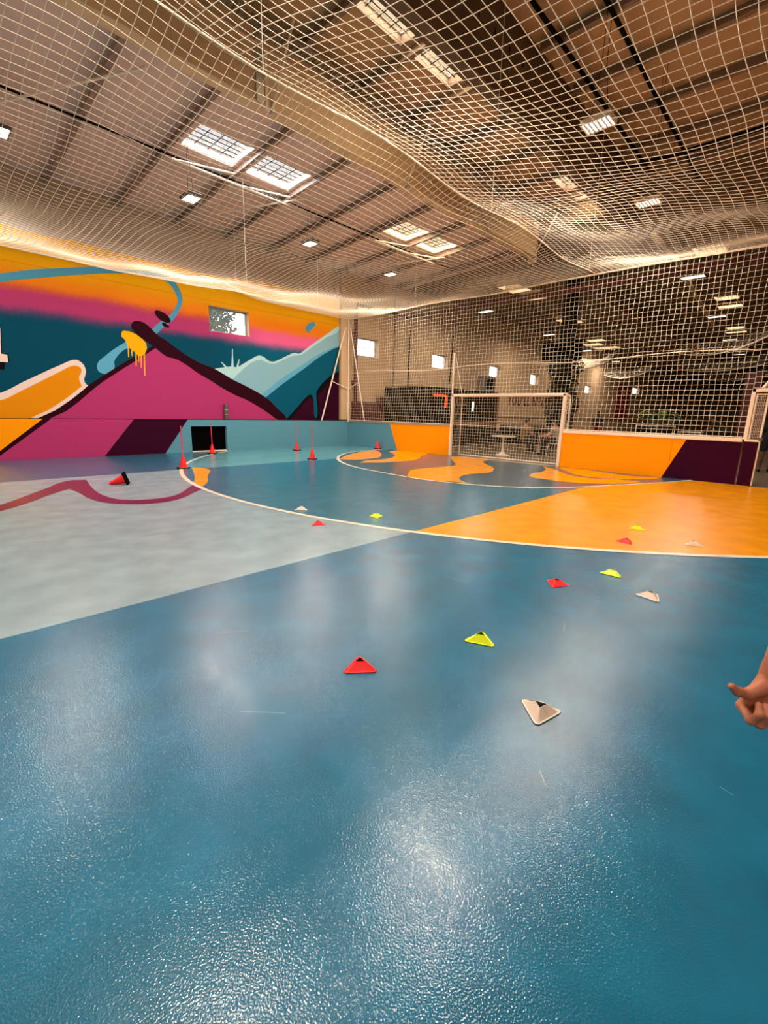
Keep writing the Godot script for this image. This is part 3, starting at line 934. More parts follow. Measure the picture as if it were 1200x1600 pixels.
	part(p, "stay", tube_of([Vector3(-9.12, 2.12, -13.14), Vector3(-9.46, 3.44, -13.12)], 0.012, 6), M.white_metal)
	# grey drum on the ledge
	var d := thing("drum", "small grey metal drum standing on the ledge over the black hatch", "drum", Vector3(-14.955, 1.064, -7.58))
	var ds := Shape.new()
	ds.lathe(Vector3.ZERO, [Vector2(0.001, 0), Vector2(0.072, 0), Vector2(0.078, 0.01), Vector2(0.075, 0.03), Vector2(0.075, 0.47), Vector2(0.079, 0.49), Vector2(0.079, 0.5), Vector2(0.07, 0.505), Vector2(0.001, 0.505)], 20)
	part(d, "shell", ds, M.steel)
	for y in [0.17, 0.33]:
		var dr := Shape.new()
		dr.lathe(Vector3.ZERO, [Vector2(0.075, y - 0.012), Vector2(0.080, y), Vector2(0.075, y + 0.012)], 20)
		part(d, "hoop", dr, M.galv)


# ---- nets

func sag(x: float, z: float) -> float:
	var u: float
	var deep: float
	if x < -5.08:
		u = (x + 14.95) / 9.87
		deep = 0.66
	else:
		u = (x + 5.08) / 10.5
		deep = 0.95
	var v := clampf((z - GOAL_Z) / 16.0, 0.0, 1.0)
	u = clampf(u, 0.0, 1.0)
	var su := 4 * u * (1 - u)
	var sv := pow(4 * v * (1 - v), 0.75)
	var y := 5.12 - deep * su * sv
	var edge := exp(-pow((x + 14.95) / 1.5, 2))
	y += 0.38 * edge * exp(-pow((z + 7.2) / 1.1, 2))
	y += 0.05 * sin(x * 2.1 + z * 0.7) * su * sv + 0.035 * sin(z * 2.7 - x * 1.1) * su
	y -= 0.10 * (1 - su) * sin(clampf(v, 0, 1) * PI * 4) * sin(clampf(v, 0, 1) * PI * 4) * (1 - edge)
	return y


func weave(at: Callable, nu: int, nv: int, r: float, every := 1) -> Shape:   # cords along both directions of a net
	var s := Shape.new()
	for a in nu + 1:
		var l := []
		for b in range(0, nv + 1, every):
			l.append(at.call(a, b))
		s.tube(l, r, 3, false)
	for b in nv + 1:
		var l := []
		for a in range(0, nu + 1, every):
			l.append(at.call(a, b))
		s.tube(l, r, 3, false)
	return s


func stuff(o: MeshInstance3D) -> MeshInstance3D:
	o.set_meta("kind", "stuff")
	return o


func build_nets() -> void:
	var t := thing("ceiling_net", "white safety net slung under the roof over the whole pitch, sagging between its ropes", "net")
	var cell := 0.125
	var nu := int(20.0 / cell)
	var nv := int(16.0 / cell)
	stuff(part(t, "netting", weave(func(a: int, b: int) -> Vector3:
		var x := -14.95 + a * cell
		var z := GOAL_Z + b * cell
		return Vector3(x + 0.03 * sin(z * 3.0), sag(x, z), z + 0.03 * sin(x * 2.6)), nu, nv, 0.0036), M.cord))
	var l := []
	for k in 81:
		var z := GOAL_Z + 0.2 * k
		l.append(Vector3(-5.08, sag(-5.08, z) + 0.01, z))
	part(t, "support_rope", tube_of(l, 0.010, 6), M.rope)
	l = []
	for k in 81:
		var z := GOAL_Z + 0.2 * k
		l.append(Vector3(-14.93, sag(-14.95, z) + 0.005, z))
	part(t, "border_rope", tube_of(l, 0.009, 6), M.rope)
	l = []
	for k in 101:
		var x := -14.95 + 0.2 * k
		l.append(Vector3(x, sag(x, GOAL_Z) + 0.005, GOAL_Z))
	part(t, "border_rope", tube_of(l, 0.013, 6), M.rope)
	for q in [[-5.08, -3.2], [-5.08, -7.9], [-5.08, -12.6], [-11.2, -6.4], [-12.3, -9.5], [-10.9, -12.6], [-13.2, -7.2]]:
		var top := 8.3 if q[0] > -8 else 6.9
		part(t, "hanging_cord", tube_of([Vector3(q[0], sag(q[0], q[1]), q[1]), Vector3(q[0], top, q[1])], 0.005, 4), M.rope)
	# net standing on the goal wall
	var w := thing("wall_net", "white square-mesh net standing on the goal wall from the boards up to the roof net", "net")
	var x0 := -14.89
	for piece in [[-14.89, -9.5, 1.078], [-9.5, -5.5, 2.11], [-5.5, -1.36, 1.078], [-1.36, 3.0, 2.175]]:
		var low: float = piece[2]
		var n := int(round((piece[1] - piece[0]) / 0.117))
		var m := int(round((5.1 - low) / 0.117))
		stuff(part(w, "netting", weave(func(a: int, b: int) -> Vector3:
			var x: float = lerpf(piece[0], piece[1], float(a) / n)
			var top := sag(x, GOAL_Z)
			var y := lerpf(low, top, float(b) / m)
			var v := (y - 1.06) / 4.05
			return Vector3(x + 0.012 * sin(y * 9.0 + x * 5.0) * sin(v * PI), y, GOAL_Z - 0.06 - 0.10 * sin(v * PI) * (0.6 + 0.4 * sin(x * 0.9)) + 0.012 * sin(x * 17.0 + y * 11.0)), n, m, 0.0042), M.cord))
	l = []
	for k in 60:
		l.append(Vector3(x0 + 0.3 * k, 3.0 + 0.05 * sin(k * 0.35), GOAL_Z - 0.15))
	part(w, "middle_rope", tube_of(l, 0.011, 6), M.rope)
	l = []
	for k in 46:
		l.append(Vector3(x0 + 0.3 * k, 1.088, GOAL_Z - 0.06))
	part(w, "foot_rope", tube_of(l, 0.010, 6), M.rope)
	# nets of the pitches beyond
	var far := [["white net edge hanging beyond the ivy column, nearer of two", [-13.9, 5.0, -33.0], [-11.2, 5.25, -33.0]], ["white net edge hanging beyond the ivy column, farther of two", [-14.6, 5.0, -42.0], [-11.2, 5.2, -42.0]], ["white net edge drooping above the leaning person, highest of four", [-6.8, 5.1, -30.8], [-2.6, 5.2, -27.2]], ["white net edge drooping above the leaning person, second from the top", [-8.6, 5.0, -39.4], [-2.6, 5.2, -37.2]], ["white net edge drooping above the leaning person, third from the top", [-8.5, 4.9, -49.2], [-3.0, 5.2, -44.6]], ["white net edge drooping above the leaning person, lowest of four", [-8.9, 4.9, -60.3], [-3.5, 5.2, -55.6]]]
	for q in far:
		var a := Vector3(q[1][0], q[1][1], q[1][2])
		var b := Vector3(q[2][0], q[2][1], q[2][2])
		var fn := thing("far_net", q[0], "net", Vector3.ZERO, 0.0, "nets of the pitches beyond")
		l = []
		for k in 25:
			var v := k / 24.0
			l.append(a.lerp(b, v) - Vector3(0, 0.8 * 4 * v * (1 - v) * 0.5, 0))
		part(fn, "border_rope", tube_of(l, 0.035, 6), M.rope)
		for e in [a, b]:
			part(fn, "hanging_cord", tube_of([e, Vector3(e.x, 7.07 if e.x < -9 else 7.97, e.z)], 0.012, 5), M.rope)
		stuff(part(fn, "netting", weave(func(i: int, j: int) -> Vector3:
			var v := i / 24.0
			return a.lerp(b, v) + Vector3(0, -1.6 * v * (1 - v) + 0.12 * j, -0.22 * j), 24, 6, 0.008), M.cord))


# ---- goal

func build_goal() -> void:
	var t := thing("goal", "white football goal set into the boards, with a white net", "goal", Vector3(-7.5, 0, GOAL_Z))
	for s in [-1, 1]:
		part(t, "post", box_of(Vector3(s * 1.95, 1.05, 0.0), Vector3(0.085, 2.1, 0.10), 0.012), M.white_metal)
	part(t, "crossbar", box_of(Vector3(0, 2.06, 0.0), Vector3(3.99, 0.085, 0.10), 0.012), M.white_metal)
	for s in [-1, 1]:
		part(t, "rear_frame", tube_of([Vector3(s * 1.93, 2.06, -0.06), Vector3(s * 1.91, 2.06, -0.42), Vector3(s * 1.91, 1.98, -0.50), Vector3(s * 1.91, 0.02, -0.50)], 0.022, 8), M.white_metal)
	part(t, "ground_bar", tube_of([Vector3(-1.91, 0.022, -0.5), Vector3(1.91, 0.022, -0.5)], 0.022, 8), M.white_metal)
	part(t, "rear_bar", tube_of([Vector3(-1.91, 2.04, -0.46), Vector3(1.91, 2.04, -0.46)], 0.018, 8), M.white_metal)
	var nx := 38
	stuff(part(t, "netting", weave(func(a: int, b: int) -> Vector3:
		var x := -1.91 + 3.82 * a / nx
		var belly := 0.06 * sin(PI * a / nx)
		if b < 5:
			return Vector3(x, 2.06 - 0.02 * sin(PI * b / 5.0), -0.1 * b)
		var v := (b - 5) / 20.0
		return Vector3(x + 0.008 * sin(b * 2.0 + a), 2.04 - 2.02 * v, -0.5 - belly * sin(PI * v)), nx, 25, 0.0042), M.cord))
	for s in [-1, 1]:
		stuff(part(t, "side_netting", weave(func(a: int, b: int) -> Vector3: return Vector3(s * 1.92 + 0.01 * sin(a * 2.0 + b), 2.04 - 2.02 * b / 20.0, -0.06 - 0.088 * a), 5, 20, 0.0042), M.cord))


# ---- lamps

func lamp(called_label: String, at: Vector3, size: Vector2, tubes: int, up: float, group: String, strength := 1.0) -> void:
	var t := thing("hanging_lamp", called_label, "lamp", at, 0.0, group)
	var h := Shape.new()
	h.box(Vector3(0, 0.05, 0), Vector3(size.x, 0.05, size.y), 0.01)
	for k in [-1, 1]:
		h.box(Vector3(k * (size.x / 2 - 0.012), 0.012, 0), Vector3(0.024, 0.05, size.y), 0.004)
		h.box(Vector3(0, 0.012, k * (size.y / 2 - 0.012)), Vector3(size.x - 0.048, 0.05, 0.024), 0.004)
	var hs := part(t, "housing", h, M.white_metal if tubes > 0 else M.steel)
	part(t, "lit_face", box_of(Vector3(0, 0.012, 0), Vector3(size.x - 0.05, 0.02, size.y - 0.05)), M.lamp_face, "glowing face")
	if tubes > 0:
		for k in range(1, tubes):
			part(hs, "louvre", box_of(Vector3(-size.x / 2 + size.x * k / tubes, -0.008, 0), Vector3(0.012, 0.03, size.y - 0.05)), M.steel)
	for k in [-1, 1]:
		part(t, "cord", tube_of([Vector3(k * size.x * 0.3, 0.07, 0), Vector3(k * 0.04, minf(0.8, up), 0.02), Vector3(k * 0.03, up, 0.02)], 0.005, 4), M.black_metal)
	area_light(t, "light", Vector3(0, -0.03, 0), size - Vector2(0.06, 0.06), lamp_energy * strength, Color(1.0, 0.93, 0.85))


func build_lamps() -> void:
	var left := [[2.0, "behind the camera"], [-1.72, "nearest the camera"], [-5.05, "beside the largest bright roof panel"], [-8.48, "second after the largest bright roof panel"], [-12.0, "last before the goal wall"]]
	for q in left:
		lamp("square hanging lamp under the low left roof, " + q[1], Vector3(-11.1 - 0.06 * maxf(0, -q[0] - 5.0), 6.0, q[0]), Vector2(0.46, 0.33), 0, 1.15, "lamps under the low left roof")
	for q in [[2.2, "behind the camera"], [-1.3, "overhead"], [-4.78, "third from the goal wall"], [-8.28, "larger of two in view"], [-11.76, "smaller of two in view"]]:
		lamp("slatted lamp hanging under the high right roof, " + q[1], Vector3(-3.45 - 0.05 * maxf(0, -q[0] - 8.3), 6.0, q[0]), Vector2(0.46, 0.34), 7, 2.52, "lamps under the high right roof")
	for q in [[2.2, "behind the camera"], [-4.78, "beside the middle of the pitch"], [-11.76, "near the gate"]]:  # row out of view, added for the light it gives
		lamp("unseen slatted lamp added over the right half, " + q[1], Vector3(4.2, 6.0, q[0]), Vector2(0.46, 0.34), 7, 2.52, "added lamps over the right half")
	var fl := ["first beyond the maroon beam", "second beyond the maroon beam", "third beyond the maroon beam", "last and lowest"]
	var k := 0
	for q in [[-12.04, -18.83], [-12.4, -26.2], [-13.1, -33.7], [-13.6, -41.4]]:
		lamp("small far lamp on the left side of the hall, " + fl[k], Vector3(q[0], 6.0, q[1]), Vector2(0.7, 0.4), 0, 1.05, "far lamps", 0.55)
		k += 1
	k = 0
	for q in [[-4.02, -18.47], [-4.47, -25.94], [-4.97, -33.57], [-5.4, -41.2]]:
		lamp("small far lamp on the right side of the hall, " + fl[k], Vector3(q[0], 6.0, q[1]), Vector2(0.7, 0.4), 0, 1.95, "far lamps", 0.55)
		k += 1


# ---- the hall beyond the goal

func build_hall() -> void:
	# tree outside the mural window
	var tr := thing("tree", "leafy tree outside the mural window, seen through its left part", "tree", Vector3(-20.2, 0, -9.6))
	part(tr, "trunk", tube_of([Vector3(0, 0, 0), Vector3(0.1, 2.5, 0.1), Vector3(-0.1, 4.5, 0.2), Vector3(0.1, 6.5, 0.5)], [0.2, 0.16, 0.11, 0.05], 8), M.wood)
	var br := Shape.new()
	for k in 9:
		var y := 3.4 + 0.35 * k
		var a := k * 2.4
		br.tube([Vector3(0, y, 0.1), Vector3(cos(a) * 0.8, y + 0.5, 0.2 + sin(a) * 0.8), Vector3(cos(a) * 1.5, y + 0.8, 0.3 + sin(a) * 1.5)], [0.05, 0.03, 0.012], 5)
	part(tr, "branches", br, M.wood)
	scatter_leaves(tr, "foliage", 5200, func() -> Vector3:
		var d := Vector3(rng.randfn(), rng.randfn(), rng.randfn()).normalized() * pow(rng.randf(), 0.4)
		return Vector3(0, 5.4, 0.35) + d * Vector3(1.5, 2.0, 1.5), 0.2, M.leaf)
	# ivy-covered column with a black box hung on it
	var co := thing("ivy_column", "tall black steel column wrapped in dark ivy, standing behind the goal", "column", Vector3(-8.62, 0, -20))
	part(co, "shaft", box_of(Vector3(0, 3.5, 0), Vector3(0.52, 7.0, 0.40), 0.02), M.black_metal)
	part(co, "base_plate", box_of(Vector3(0, 0.02, 0), Vector3(0.7, 0.04, 0.6), 0.005), M.steel)
	scatter_leaves(co, "ivy", 5200, func() -> Vector3:
		var y := rng.randf_range(0.1, 3.9)
		var a := rng.randf() * TAU
		var r := 0.34 + 0.24 * rng.randf() + 0.07 * sin(y * 4)
		return Vector3(cos(a) * r * 1.15, y, sin(a) * r), 0.12, M.ivy)
	var bx := thing("black_box", "wide black box hung across the ivy column high above the goal", "speaker box", Vector3(-8.7, 3.78, -19.7))
	part(bx, "cabinet", box_of(Vector3(0, 0.4, 0), Vector3(1.72, 0.78, 0.16), 0.02), M.black_metal)
	part(bx, "front", box_of(Vector3(0, 0.4, 0.083), Vector3(1.62, 0.68, 0.008), 0.002), M.rubber)
	for s in [-1, 1]:
		part(bx, "hanger", box_of(Vector3(s * 0.35, 0.9, -0.02), Vector3(0.04, 0.3, 0.03)), M.black_metal)
	# black container bar
	var k := thing("container_bar", "black shipping container turned into a bar, with an orange sign and an open serving side", "bar", Vector3(-13.7, 0, -18.35))
	var body := Shape.new()
	body.box(Vector3(0, 0.06, 0), Vector3(2.2, 0.12, 6.3), 0.02)
	body.box(Vector3(0, 2.52, 0), Vector3(2.2, 0.10, 6.3), 0.02)
	body.box(Vector3(-1.07, 1.3, 0), Vector3(0.06, 2.4, 6.3))
	body.box(Vector3(0, 1.3, 3.12), Vector3(2.2, 2.4, 0.06), 0.01)
	body.box(Vector3(0, 1.3, -3.12), Vector3(2.2, 2.4, 0.06), 0.01)
	body.box(Vector3(1.06, 1.3, 2.1), Vector3(0.06, 2.4, 2.0), 0.01)
	body.box(Vector3(1.06, 0.55, -1.0), Vector3(0.06, 0.95, 4.2), 0.01)
	var shell := part(k, "shell", body, M.black_metal)
	var ribs := Shape.new()
	for j in 10:
		ribs.box(Vector3(1.1, 1.3, 1.2 + 0.2 * j), Vector3(0.03, 2.2, 0.08), 0.008)
	part(shell, "rib", ribs, M.black_metal)
	for z in [3.1, 1.1, -3.1]:
		part(k, "post", box_of(Vector3(1.08, 1.3, z), Vector3(0.1, 2.5, 0.1), 0.01), M.maroon if z == -3.1 else M.black_metal)
	part(k, "counter", box_of(Vector3(1.15, 1.05, -1.0), Vector3(0.5, 0.05, 4.1), 0.01), M.wood, "wooden counter")
	for y in [1.45, 1.95]:
		part(k, "shelf", box_of(Vector3(-0.9, y, -1.0), Vector3(0.28, 0.03, 4.0)), M.wood)
	part(k, "fridge_light", box_of(Vector3(-0.2, 1.85, -2.75), Vector3(0.05, 0.5, 0.12), 0.01), M.sign_face, "white lit strip")
	area_light(k, "strip_light", Vector3(-0.1, 1.85, -2.75), Vector2(0.4, 0.1), 0.1, Color(1, 0.95, 0.9), Vector3(0, PI / 2, 0))
	var sign_m := glow(Color(1.0, 0.32, 0.06), 0.8)
	part(k, "sign_frame", box_of(Vector3(1.125, 1.95, 1.95), Vector3(0.02, 0.72, 1.2), 0.005), M.rubber)
	var sg := Shape.new()
	sg.box(Vector3(1.14, 2.22, 1.95), Vector3(0.02, 0.09, 0.9), 0.006)
	sg.box(Vector3(1.14, 1.98, 1.48), Vector3(0.02, 0.55, 0.11), 0.006)
	part(k, "lit_sign", sg, sign_m, "glowing orange bent bar of the sign")
	area_light(k, "sign_light", Vector3(1.17, 2.05, 1.7), Vector2(0.8, 0.4), 0.12, Color(1.0, 0.35, 0.08), Vector3(0, -PI / 2, 0))
	part(k, "arm", box_of(Vector3(1.0, 1.72, 3.35), Vector3(0.3, 0.16, 0.5), 0.01), M.black_metal)
	var cols := [Color(0.5, 0.15, 0.05), Color(0.75, 0.6, 0.35), Color(0.1, 0.25, 0.1), Color(0.8, 0.3, 0.15), Color(0.85, 0.8, 0.7)]
	var bt := []
	for c in cols:
		bt.append(mat(c, 0.25))
	var bottle := Shape.new()
	bottle.lathe(Vector3.ZERO, [Vector2(0.001, 0), Vector2(0.042, 0), Vector2(0.042, 0.19), Vector2(0.016, 0.25), Vector2(0.015, 0.31), Vector2(0.001, 0.31)], 10)
	var bm := bottle.mesh()
	var tint := ["dark amber", "pale straw", "green", "orange", "milky"]
	var place := ["first", "second", "third", "fourth", "fifth", "sixth", "seventh", "eighth"]
	for j in 16:
		var upper := j % 2 == 0
		var b := MeshInstance3D.new()
		b.mesh = bm
		b.name = numbered("bottle")
		b.set_surface_override_material(0, bt[j % 5])
		b.position = Vector3(-13.7 - 0.9 + 0.03 * ((j * 7) % 3 - 1), 1.966 if upper else 1.466, -18.35 + 0.3 - 0.18 * j)
		add_child(b, true)
		tag(b, "%s bottle, %s from the left on the %s shelf of the container bar" % [tint[j % 5], place[j / 2], "upper" if upper else "lower"], "bottle", "bottles in the container bar")
	var ac := thing("vent_unit", "grey ventilation unit standing on the roof of the black container", "vent unit", Vector3(-13.0, 2.575, -20.8))
	part(ac, "cabinet", box_of(Vector3(0, 0.38, 0), Vector3(0.5, 0.76, 1.0), 0.02), M.steel)
	part(ac, "grille", box_of(Vector3(0.26, 0.4, 0), Vector3(0.02, 0.5, 0.7), 0.005), M.black_metal)
	# emergency exit
	var dr := struct_node("door_1")
	part(dr, "leaf", box_of(Vector3(WALL_X + 0.03, 1.0, -15.95), Vector3(0.05, 1.98, 0.86), 0.006), M.wall_plain)
	var df := Shape.new()
	df.box(Vector3(WALL_X + 0.03, 2.03, -15.95), Vector3(0.08, 0.10, 1.0), 0.006)
	for s in [-1, 1]:
		df.box(Vector3(WALL_X + 0.03, 1.0, -15.95 + s * 0.46), Vector3(0.08, 2.0, 0.06), 0.006)
	part(dr, "door_frame", df, M.purlin_high)
	part(dr, "push_bar", box_of(Vector3(WALL_X + 0.08, 1.05, -15.95), Vector3(0.05, 0.06, 0.7), 0.01), M.black_metal)
	var ex := thing("exit_lamp", "small glowing greenish white exit lamp on the wall above the emergency door", "exit lamp", Vector3(WALL_X + 0.08, 2.36, -16.0))
	part(ex, "housing", box_of(Vector3(-0.02, 0.06, 0), Vector3(0.06, 0.18, 0.42), 0.01), M.white_metal)
	part(ex, "lit_face", box_of(Vector3(0.015, 0.06, 0), Vector3(0.012, 0.15, 0.38), 0.003), M.sign_face)
	area_light(ex, "light", Vector3(0.03, 0.06, 0), Vector2(0.36, 0.14), 0.15, Color(0.85, 1.0, 0.9), Vector3(0, -PI / 2, 0))
	var cb := struct_node("trim_2")
	part(cb, "cable", tube_of([Vector3(WALL_X + 0.03, 2.5, -16.0), Vector3(WALL_X + 0.03, 6.8, -16.0)], 0.02, 6), M.black_metal)
	part(cb, "cable", tube_of([Vector3(WALL_X + 0.03, 1.0, -17.0), Vector3(WALL_X + 0.03, 5.6, -17.1)], 0.03, 6), M.black_metal)
	part(cb, "cable", tube_of([Vector3(WALL_X + 0.03, 3.0, -20.4), Vector3(WALL_X + 0.03, 6.0, -20.6)], 0.03, 6), M.black_metal)
	part(cb, "switch_box", box_of(Vector3(WALL_X + 0.06, 2.55, -17.05), Vector3(0.1, 0.3, 0.2), 0.01), M.maroon)
	# dark red lockers in the corner
	var lk := thing("locker_unit", "dark red low locker unit against the wall in the corner behind the boards", "lockers", Vector3(-14.72, 0, -14.05))
	part(lk, "cabinet", box_of(Vector3(0, 0.93, 0), Vector3(0.5, 1.86, 1.5), 0.01), M.maroon)
	for j in 4:
		var ld := part(lk, "door", box_of(Vector3(0.262, 0.95, -0.555 + 0.37 * j), Vector3(0.02, 1.7, 0.34), 0.006), M.maroon)
		part(ld, "handle", box_of(Vector3(0.28, 1.0, -0.44 + 0.37 * j), Vector3(0.02, 0.12, 0.02)), M.steel)
	var bk := thing("hose_box", "dark brown box mounted on the wall beside the red lockers", "wall box", Vector3(-14.93, 1.72, -15.1))
	part(bk, "box", box_of(Vector3(0, 0.2, 0), Vector3(0.2, 0.42, 0.42), 0.02), M.beam_dark)
	part(bk, "lid", box_of(Vector3(0.11, 0.2, 0), Vector3(0.02, 0.36, 0.36), 0.006), M.maroon)
	# lettering on the wall
	var wt := thing("wall_lettering", "large dark red capital letters painted on the beige side wall behind the goal", "lettering", Vector3(WALL_X + 0.012, 1.86, -26.75), PI / 2)
	var tm := TextMesh.new()
	var sf := SystemFont.new()
	sf.font_names = PackedStringArray(["Droid Sans"])
	sf.font_weight = 700
	tm.font = sf
	tm.text = "YOU'LL NEVER WALK ALONE"
	tm.font_size = 128
	tm.pixel_size = 0.0072
	tm.depth = 0.012
	tm.horizontal_alignment = HORIZONTAL_ALIGNMENT_LEFT
	tm.vertical_alignment = VERTICAL_ALIGNMENT_BOTTOM
	part(wt, "letters", tm, M.maroon)
	var tl := struct_node("trim_3")
	part(tl, "dado_rail", box_of(Vector3(WALL_X + 0.02, 1.28, -38), Vector3(0.03, 0.05, 26)), M.beam_dark)
	# banner
	var bn := thing("banner", "tall red banner with a small pale crest hanging on the far side wall", "banner", Vector3(WALL_X + 0.06, 1.35, -48.9))
	part(bn, "cloth", box_of(Vector3(0, 1.62, 0), Vector3(0.03, 3.25, 3.9), 0.005), mat(Color(0.72, 0.06, 0.10), 0.7))
	part(bn, "pole", tube_of([Vector3(0.02, 3.27, -2.05), Vector3(0.02, 3.27, 2.05)], 0.03, 8), M.steel)
	var cr := Shape.new()
	cr.tube([Vector3(0.03, 2.75, -0.25), Vector3(0.03, 2.72, 0.25), Vector3(0.03, 2.3, 0.2), Vector3(0.03, 2.12, 0), Vector3(0.03, 2.3, -0.2), Vector3(0.03, 2.75, -0.25)], 0.035, 5)
	part(bn, "crest", cr, M.p_cream, "pale shield outline")
	# seating behind the goal
	tulip_table(Vector3(-8.5, 0, -15.05), 0.45, M.white_metal, "white pedestal table with round top standing just behind the goal net")
	square_table(Vector3(-7.95, 0, -17.8), M.wood, "small wooden-topped table beside the column base, behind the goal")
	chair(Vector3(-8.75, 0, -17.15), 0.25, M.black_metal, "dark chair with its back to the goal, under the seated man")
	chair(Vector3(-7.35, 0, -16.9), PI * 0.5, M.white_metal, "pale chair under the person in the light shirt")
	chair(Vector3(-9.9, 0, -16.6), 2.0, M.black_metal, "empty dark chair left of the white pedestal table")
	chair(Vector3(-10.9, 0, -17.6), 0.6, M.black_metal, "empty dark chair in front of the container bar")
	var sf2 := thing("sofa", "long black sofa behind the seated man, its back towards the side wall", "sofa", Vector3(-10.2, 0, -19.9), 0.35)
	part(sf2, "seat", box_of(Vector3(0, 0.32, 0), Vector3(2.4, 0.3, 0.75), 0.06), M.black_metal)
	part(sf2, "backrest", box_of(Vector3(0, 0.72, -0.33), Vector3(2.4, 0.6, 0.16), 0.05), M.black_metal)
	for s in [-1, 1]:
		part(sf2, "armrest", box_of(Vector3(s * 1.15, 0.5, 0), Vector3(0.16, 0.4, 0.75), 0.05), M.black_metal)
		part(sf2, "foot", box_of(Vector3(s * 1.05, 0.085, 0.28), Vector3(0.06, 0.17, 0.06)), M.steel)
	# things far down the hall, above the right-hand board
	var pl := thing("palm", "potted palm with drooping fronds and a yellow-green heart, beyond the orange board", "palm", Vector3(-5.35, 0, -22.6))
	var pot := Shape.new()
	pot.lathe(Vector3.ZERO, [Vector2(0.001, 0), Vector2(0.22, 0), Vector2(0.30, 0.5), Vector2(0.31, 0.55), Vector2(0.27, 0.55), Vector2(0.25, 0.5), Vector2(0.001, 0.48)], 16)
	part(pl, "pot", pot, M.black_metal)
	part(pl, "stem", tube_of([Vector3(0, 0.45, 0), Vector3(0.02, 1.0, 0), Vector3(0, 1.3, 0.02)], [0.06, 0.05, 0.04], 8), M.wood)
	for j in 22:
		var a := j * 2.4
		var reach := 0.75 + 0.25 * sin(j * 1.7)
		var lift := 0.75 - 0.028 * j
		var fr := Shape.new()
		var prev := []
		for q in 9:
			var v := q / 8.0
			var c := Vector3(cos(a) * reach * v, 1.3 + lift * sin(v * 2.2) * 0.9 - 0.35 * v * v, sin(a) * reach * v)
			var wd := 0.13 * sin(PI * clampf(v * 0.92 + 0.06, 0, 1))
			var sd := Vector3(-sin(a), 0.0, cos(a)) * wd
			var now := [c - sd, c + Vector3(0, 0.03, 0), c + sd]
			if q > 0:
				for h in 2:
					fr.face([prev[h], prev[h + 1], now[h + 1], now[h]], Vector3.UP)
			prev = now
		part(pl, "frond", fr, M.leaf_light if j < 5 else M.leaf)
	var so := thing("lounge_seat", "low black seat with a pale metal frame under the palm", "lounge seat", Vector3(-5.15, 0, -21.6), 0.05)
	part(so, "seat", box_of(Vector3(0, 0.5, 0), Vector3(1.3, 0.18, 0.6), 0.05), M.black_metal)
	part(so, "backrest", box_of(Vector3(0, 0.88, 0.28), Vector3(1.3, 0.46, 0.10), 0.04), M.black_metal)
	part(so, "frame", tube_of([Vector3(-0.7, 0, 0.3), Vector3(-0.7, 1.17, 0.33), Vector3(0.7, 1.17, 0.33), Vector3(0.7, 0, 0.3)], 0.025, 8), M.white_metal)
	for s in [-1, 1]:
		part(so, "leg", tube_of([Vector3(s * 0.62, 0.42, -0.25), Vector3(s * 0.62, 0, -0.27)], 0.025, 8), M.white_metal)
	square_table(Vector3(-3.9, 0, -21.6), M.white_metal, "white table under the leaning person's arms, beyond the purple board", 0.98)
	var bb := thing("dark_screen", "wide dark screen hanging high on the far wall over the leaning person", "screen", Vector3(-9.6, 5.2, -75.9))  # unlit screen with a black face
	part(bb, "cabinet", box_of(Vector3(0, 0.75, 0), Vector3(5.6, 1.5, 0.2), 0.03), M.black_metal)
	part(bb, "face", box_of(Vector3(0, 0.75, 0.105), Vector3(5.4, 1.3, 0.01)), M.rubber)
	var mc := thing("maroon_column", "maroon painted column just left of the gate post, far behind", "column", Vector3(-3.0, 0, -29.0))
	part(mc, "shaft", box_of(Vector3(0, 1.9, 0), Vector3(0.7, 3.8, 0.4), 0.02), M.maroon)
	part(mc, "cap", box_of(Vector3(0, 3.83, 0), Vector3(0.8, 0.06, 0.5), 0.01), M.black_metal)
	for q in [[-6.55, -26.0], [-6.25, -26.0]]:
		var st := thing("bollard", "short pale post beyond the orange board, %s of a pair" % ("left" if q[0] < -6.4 else "right"), "post", Vector3(q[0], 0, q[1]))
		part(st, "shaft", tube_of([Vector3(0, 0, 0), Vector3(0, 1.1, 0)], 0.045, 8), M.white_metal)
		part(st, "cap", box_of(Vector3(0, 1.12, 0), Vector3(0.13, 0.04, 0.13), 0.01), M.white_metal)


func scatter_leaves(parent: Node, called: String, count: int, where: Callable, size: float, m: Material) -> void:
	var leaf := Shape.new()
	var a := Vector3(0, 0, 0)
	var e := Vector3(0, 1, 0)
	var l := Vector3(-0.32, 0.5, 0.06)
	var r := Vector3(0.32, 0.5, 0.06)
	leaf.face([a, l, e], Vector3(0, 0, 1))
	leaf.face([a, e, r], Vector3(0, 0, 1))
	var mm := MultiMesh.new()
	mm.transform_format = MultiMesh.TRANSFORM_3D
	mm.mesh = leaf.mesh()
	mm.instance_count = count
	for k in count:
		var b := Basis.from_euler(Vector3(rng.randf() * TAU, rng.randf() * TAU, rng.randf() * TAU)).scaled(Vector3.ONE * size * rng.randf_range(0.6, 1.2))
		mm.set_instance_transform(k, Transform3D(b, where.call()))
	var o := MultiMeshInstance3D.new()
	o.name = called
	o.multimesh = mm
	o.material_override = m
	o.set_meta("kind", "stuff")
	parent.add_child(o, true)


